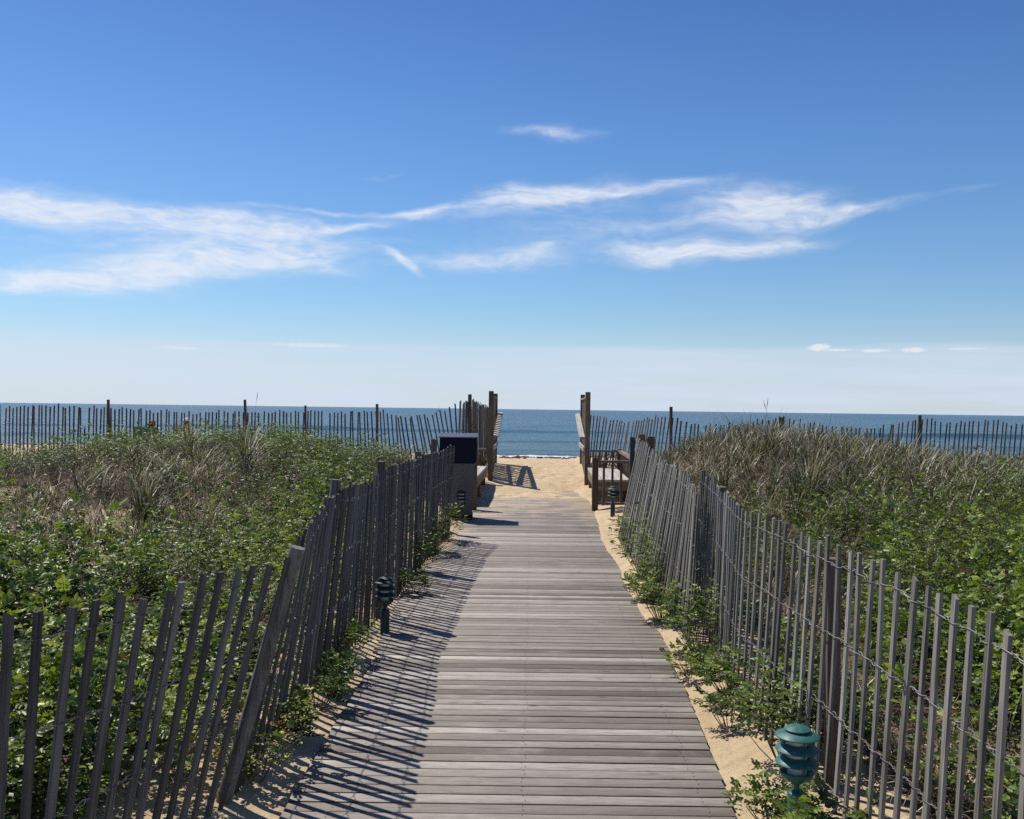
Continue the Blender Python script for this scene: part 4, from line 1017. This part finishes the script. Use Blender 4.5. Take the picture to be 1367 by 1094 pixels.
def person(x, y, rz, shirt, cap_mat, label, turn=0.0, dz=0.0):
    z0 = gz(x, y) + dz
    o = empty('person', (x, y, z0), rz); tag(o, label, 'person')
    # seated: hips at .27, torso leaning back, knees raised, feet on sand, hands on thighs (local +y = towards the sea)
    J = {'pel': ((0, -.02, .27), .125), 'wai': ((0, -.10, .42), .115), 'che': ((0, -.17, .60), .130), 'nck': ((0, -.20, .745), .058), 'hd0': ((0, -.18, .83), .068), 'hd1': ((0, -.175, .90), .088), 'hd2': ((0, -.185, .97), .075)}
    E = [('pel', 'wai'), ('wai', 'che'), ('che', 'nck'), ('nck', 'hd0'), ('hd0', 'hd1'), ('hd1', 'hd2')]
    for s_, q in ((-1, 'l'), (1, 'r')):
        J['sh' + q] = ((s_ * .17, -.18, .665), .062); J['el' + q] = ((s_ * .25, -.02, .45), .042); J['wr' + q] = ((s_ * .15, .20, .44), .028); J['pa' + q] = ((s_ * .13, .26, .445), .030)
        J['hp' + q] = ((s_ * .10, .04, .27), .095); J['kn' + q] = ((s_ * .14, .44, .45), .062); J['an' + q] = ((s_ * .14, .66, .08), .042); J['to' + q] = ((s_ * .15, .84, .035), .036)
        E += [('che', 'sh' + q), ('sh' + q, 'el' + q), ('el' + q, 'wr' + q), ('wr' + q, 'pa' + q), ('pel', 'hp' + q), ('hp' + q, 'kn' + q), ('kn' + q, 'an' + q), ('an' + q, 'to' + q)]
        for f in range(4):
            J['f%d%s' % (f, q)] = ((s_ * (.155 - f * .019), .335 - abs(f - 1.4) * .008, .435), .0085); E.append(('pa' + q, 'f%d%s' % (f, q)))
        J['th' + q] = ((s_ * .085, .27, .455), .009); E.append(('pa' + q, 'th' + q))
    keys = list(J); me = bpy.data.meshes.new('body'); me.from_pydata([J[k][0] for k in keys], [(keys.index(a), keys.index(b_)) for a, b_ in E], [])
    bo = bpy.data.objects.new('body', me); link(bo, o); me.materials.append(M_SKIN)
    md = bo.modifiers.new('skin', 'SKIN')
    for i, k in enumerate(keys):
        sv = me.skin_vertices[0].data[i]; sv.radius = (J[k][1],) * 2; sv.use_root = (i == 0)
    sb = bo.modifiers.new('sub', 'SUBSURF'); sb.levels = 1; sb.render_levels = 2
    dg = bpy.context.evaluated_depsgraph_get(); ev = bo.evaluated_get(dg); nm = bpy.data.meshes.new_from_object(ev)
    bo.modifiers.clear(); bo.data = nm
    for p in nm.polygons: p.use_smooth = True
    # clothing shell: faces of the torso, thighs pushed outwards
    bm = bmesh.new(); bm.from_mesh(nm)
    def keepf(c): return (.24 < c.z < .70 and c.y < .12 and abs(c.x) < .235)
    bmesh.ops.delete(bm, geom=[f for f in bm.faces if not keepf(f.calc_center_median())], context='FACES')
    for v in bm.verts: v.co += v.normal * .014
    sh = bpy.data.meshes.new('shirt'); bm.to_mesh(sh); bm.free(); sh.materials.clear(); sh.materials.append(shirt)
    for p in sh.polygons: p.use_smooth = True
    link(bpy.data.objects.new('shirt', sh), o)
    hc = Vector((0, -.178, .915))
    mb = MB(); bmesh.ops.create_uvsphere(mb.bm, u_segments=20, v_segments=12, radius=1, matrix=Matrix.Translation(hc + Vector((0, -.012, .01))) @ Matrix.Diagonal((.086, .098, .105, 1)))
    bmesh.ops.delete(mb.bm, geom=[v for v in mb.bm.verts if v.co.y > hc.y + .045 or v.co.z < hc.z - .085], context='VERTS'); mb.build('hair', M_HAIR, o, True)
    mb = MB(); bmesh.ops.create_uvsphere(mb.bm, u_segments=20, v_segments=12, radius=1, matrix=Matrix.Translation(hc + Vector((0, -.002, .035))) @ Matrix.Diagonal((.094, .108, .094, 1)))
    bmesh.ops.delete(mb.bm, geom=[v for v in mb.bm.verts if v.co.z < hc.z + .028], context='VERTS')
    mb.box(hc + Vector((0, .135, .04)), (.13, .10, .010), rot=Matrix.Rotation(R(-10), 3, 'X'), bev=.004); mb.build('cap', cap_mat, o, True)
    # face, turned to the sea
    mb = MB(); mb.box(hc + Vector((0, .092, -.02)), (.022, .03, .04), bev=.008); mb.build('nose', M_SKIN, o, True)
    for s_ in (-1, 1):
        mb = MB(); bmesh.ops.create_uvsphere(mb.bm, u_segments=8, v_segments=6, radius=.010, matrix=Matrix.Translation(hc + Vector((s_ * .032, .078, .0)))); mb.build('eye', M_HAIR, o, True)
        mb = MB(); bmesh.ops.create_uvsphere(mb.bm, u_segments=8, v_segments=6, radius=1, matrix=Matrix.Translation(hc + Vector((s_ * .088, -.0, -.015))) @ Matrix.Diagonal((.010, .018, .030, 1))); mb.build('ear', M_SKIN, o, True)
    mb = MB(); mb.box(hc + Vector((0, .083, -.058)), (.05, .008, .010), bev=.003); mb.build('mouth', M_RED, o)
    return o
X1, X2, YP = -11.35, -10.28, 30.0
X1 = (206.5 - 683.5) * YP / 1261; X2 = (252 - 683.5) * YP / 1261
XG = (196 - 683.5) * 29.0 / 1261
beach_chair(X1, YP, .05, M_BLUEC, 'low dark blue beach chair under the person in the red cap')
beach_chair(X2, YP, -.1, M_TANC, 'low tan beach chair under the person in the white cap')
beach_chair(XG, 28.9, .1, M_GREENC, 'low green beach chair, empty, left of the person in the red cap')
person(X1, YP, .05, M_BLUEC, M_RED, 'person in a red cap and dark shirt sitting on the beach, back to us', dz=.0)
person(X2, YP, -.1, M_TANC, M_WHITE, 'person in a white cap and tan top sitting on the beach, back to us', dz=.06)

# ------------------------------------------------------------------ sailboat far out
o = empty('sailboat', ((585.5 - 683.5) * 1500 / 1261, 1500, -2.5), .5); tag(o, 'tiny white sailboat far out at the horizon left of the gate', 'sailboat')
mb = MB()
secs = [(-4.5, .9, .9), (-2, 1.4, .95), (1.5, 1.35, 1.0), (4, .6, 1.2), (5, .04, 1.35)]; rg = []
for (x, hw, hh) in secs: rg.append([mb.bm.verts.new((x, yy, zz)) for yy, zz in ((-hw, hh), (-hw * .7, .1), (0, -.5), (hw * .7, .1), (hw, hh))])
for a_, b_ in zip(rg, rg[1:]):
    for k in range(4): mb.bm.faces.new((a_[k], a_[k + 1], b_[k + 1], b_[k]))
    mb.bm.faces.new((a_[4], a_[0], b_[0], b_[4]))
mb.bm.faces.new(rg[0]); mb.bm.faces.new(rg[-1][::-1]); mb.build('hull', M_HULL, o)
mb = MB(); mb.box((-.8, 0, 1.3), (3.4, 1.6, .6), bev=.1); mb.build('cabin', M_HULL, o)
mb = MB(); mb.tube([(.6, 0, .9), (.6, 0, 12.5)], [.14, .09], 8); mb.build('mast', M_ALU, o)
mb = MB(); mb.tube([(.6, 0, 2.2), (-3.8, 0, 2.1)], .16, 8); mb.build('boom', M_ALU, o)
print('done build', len(bpy.data.objects))
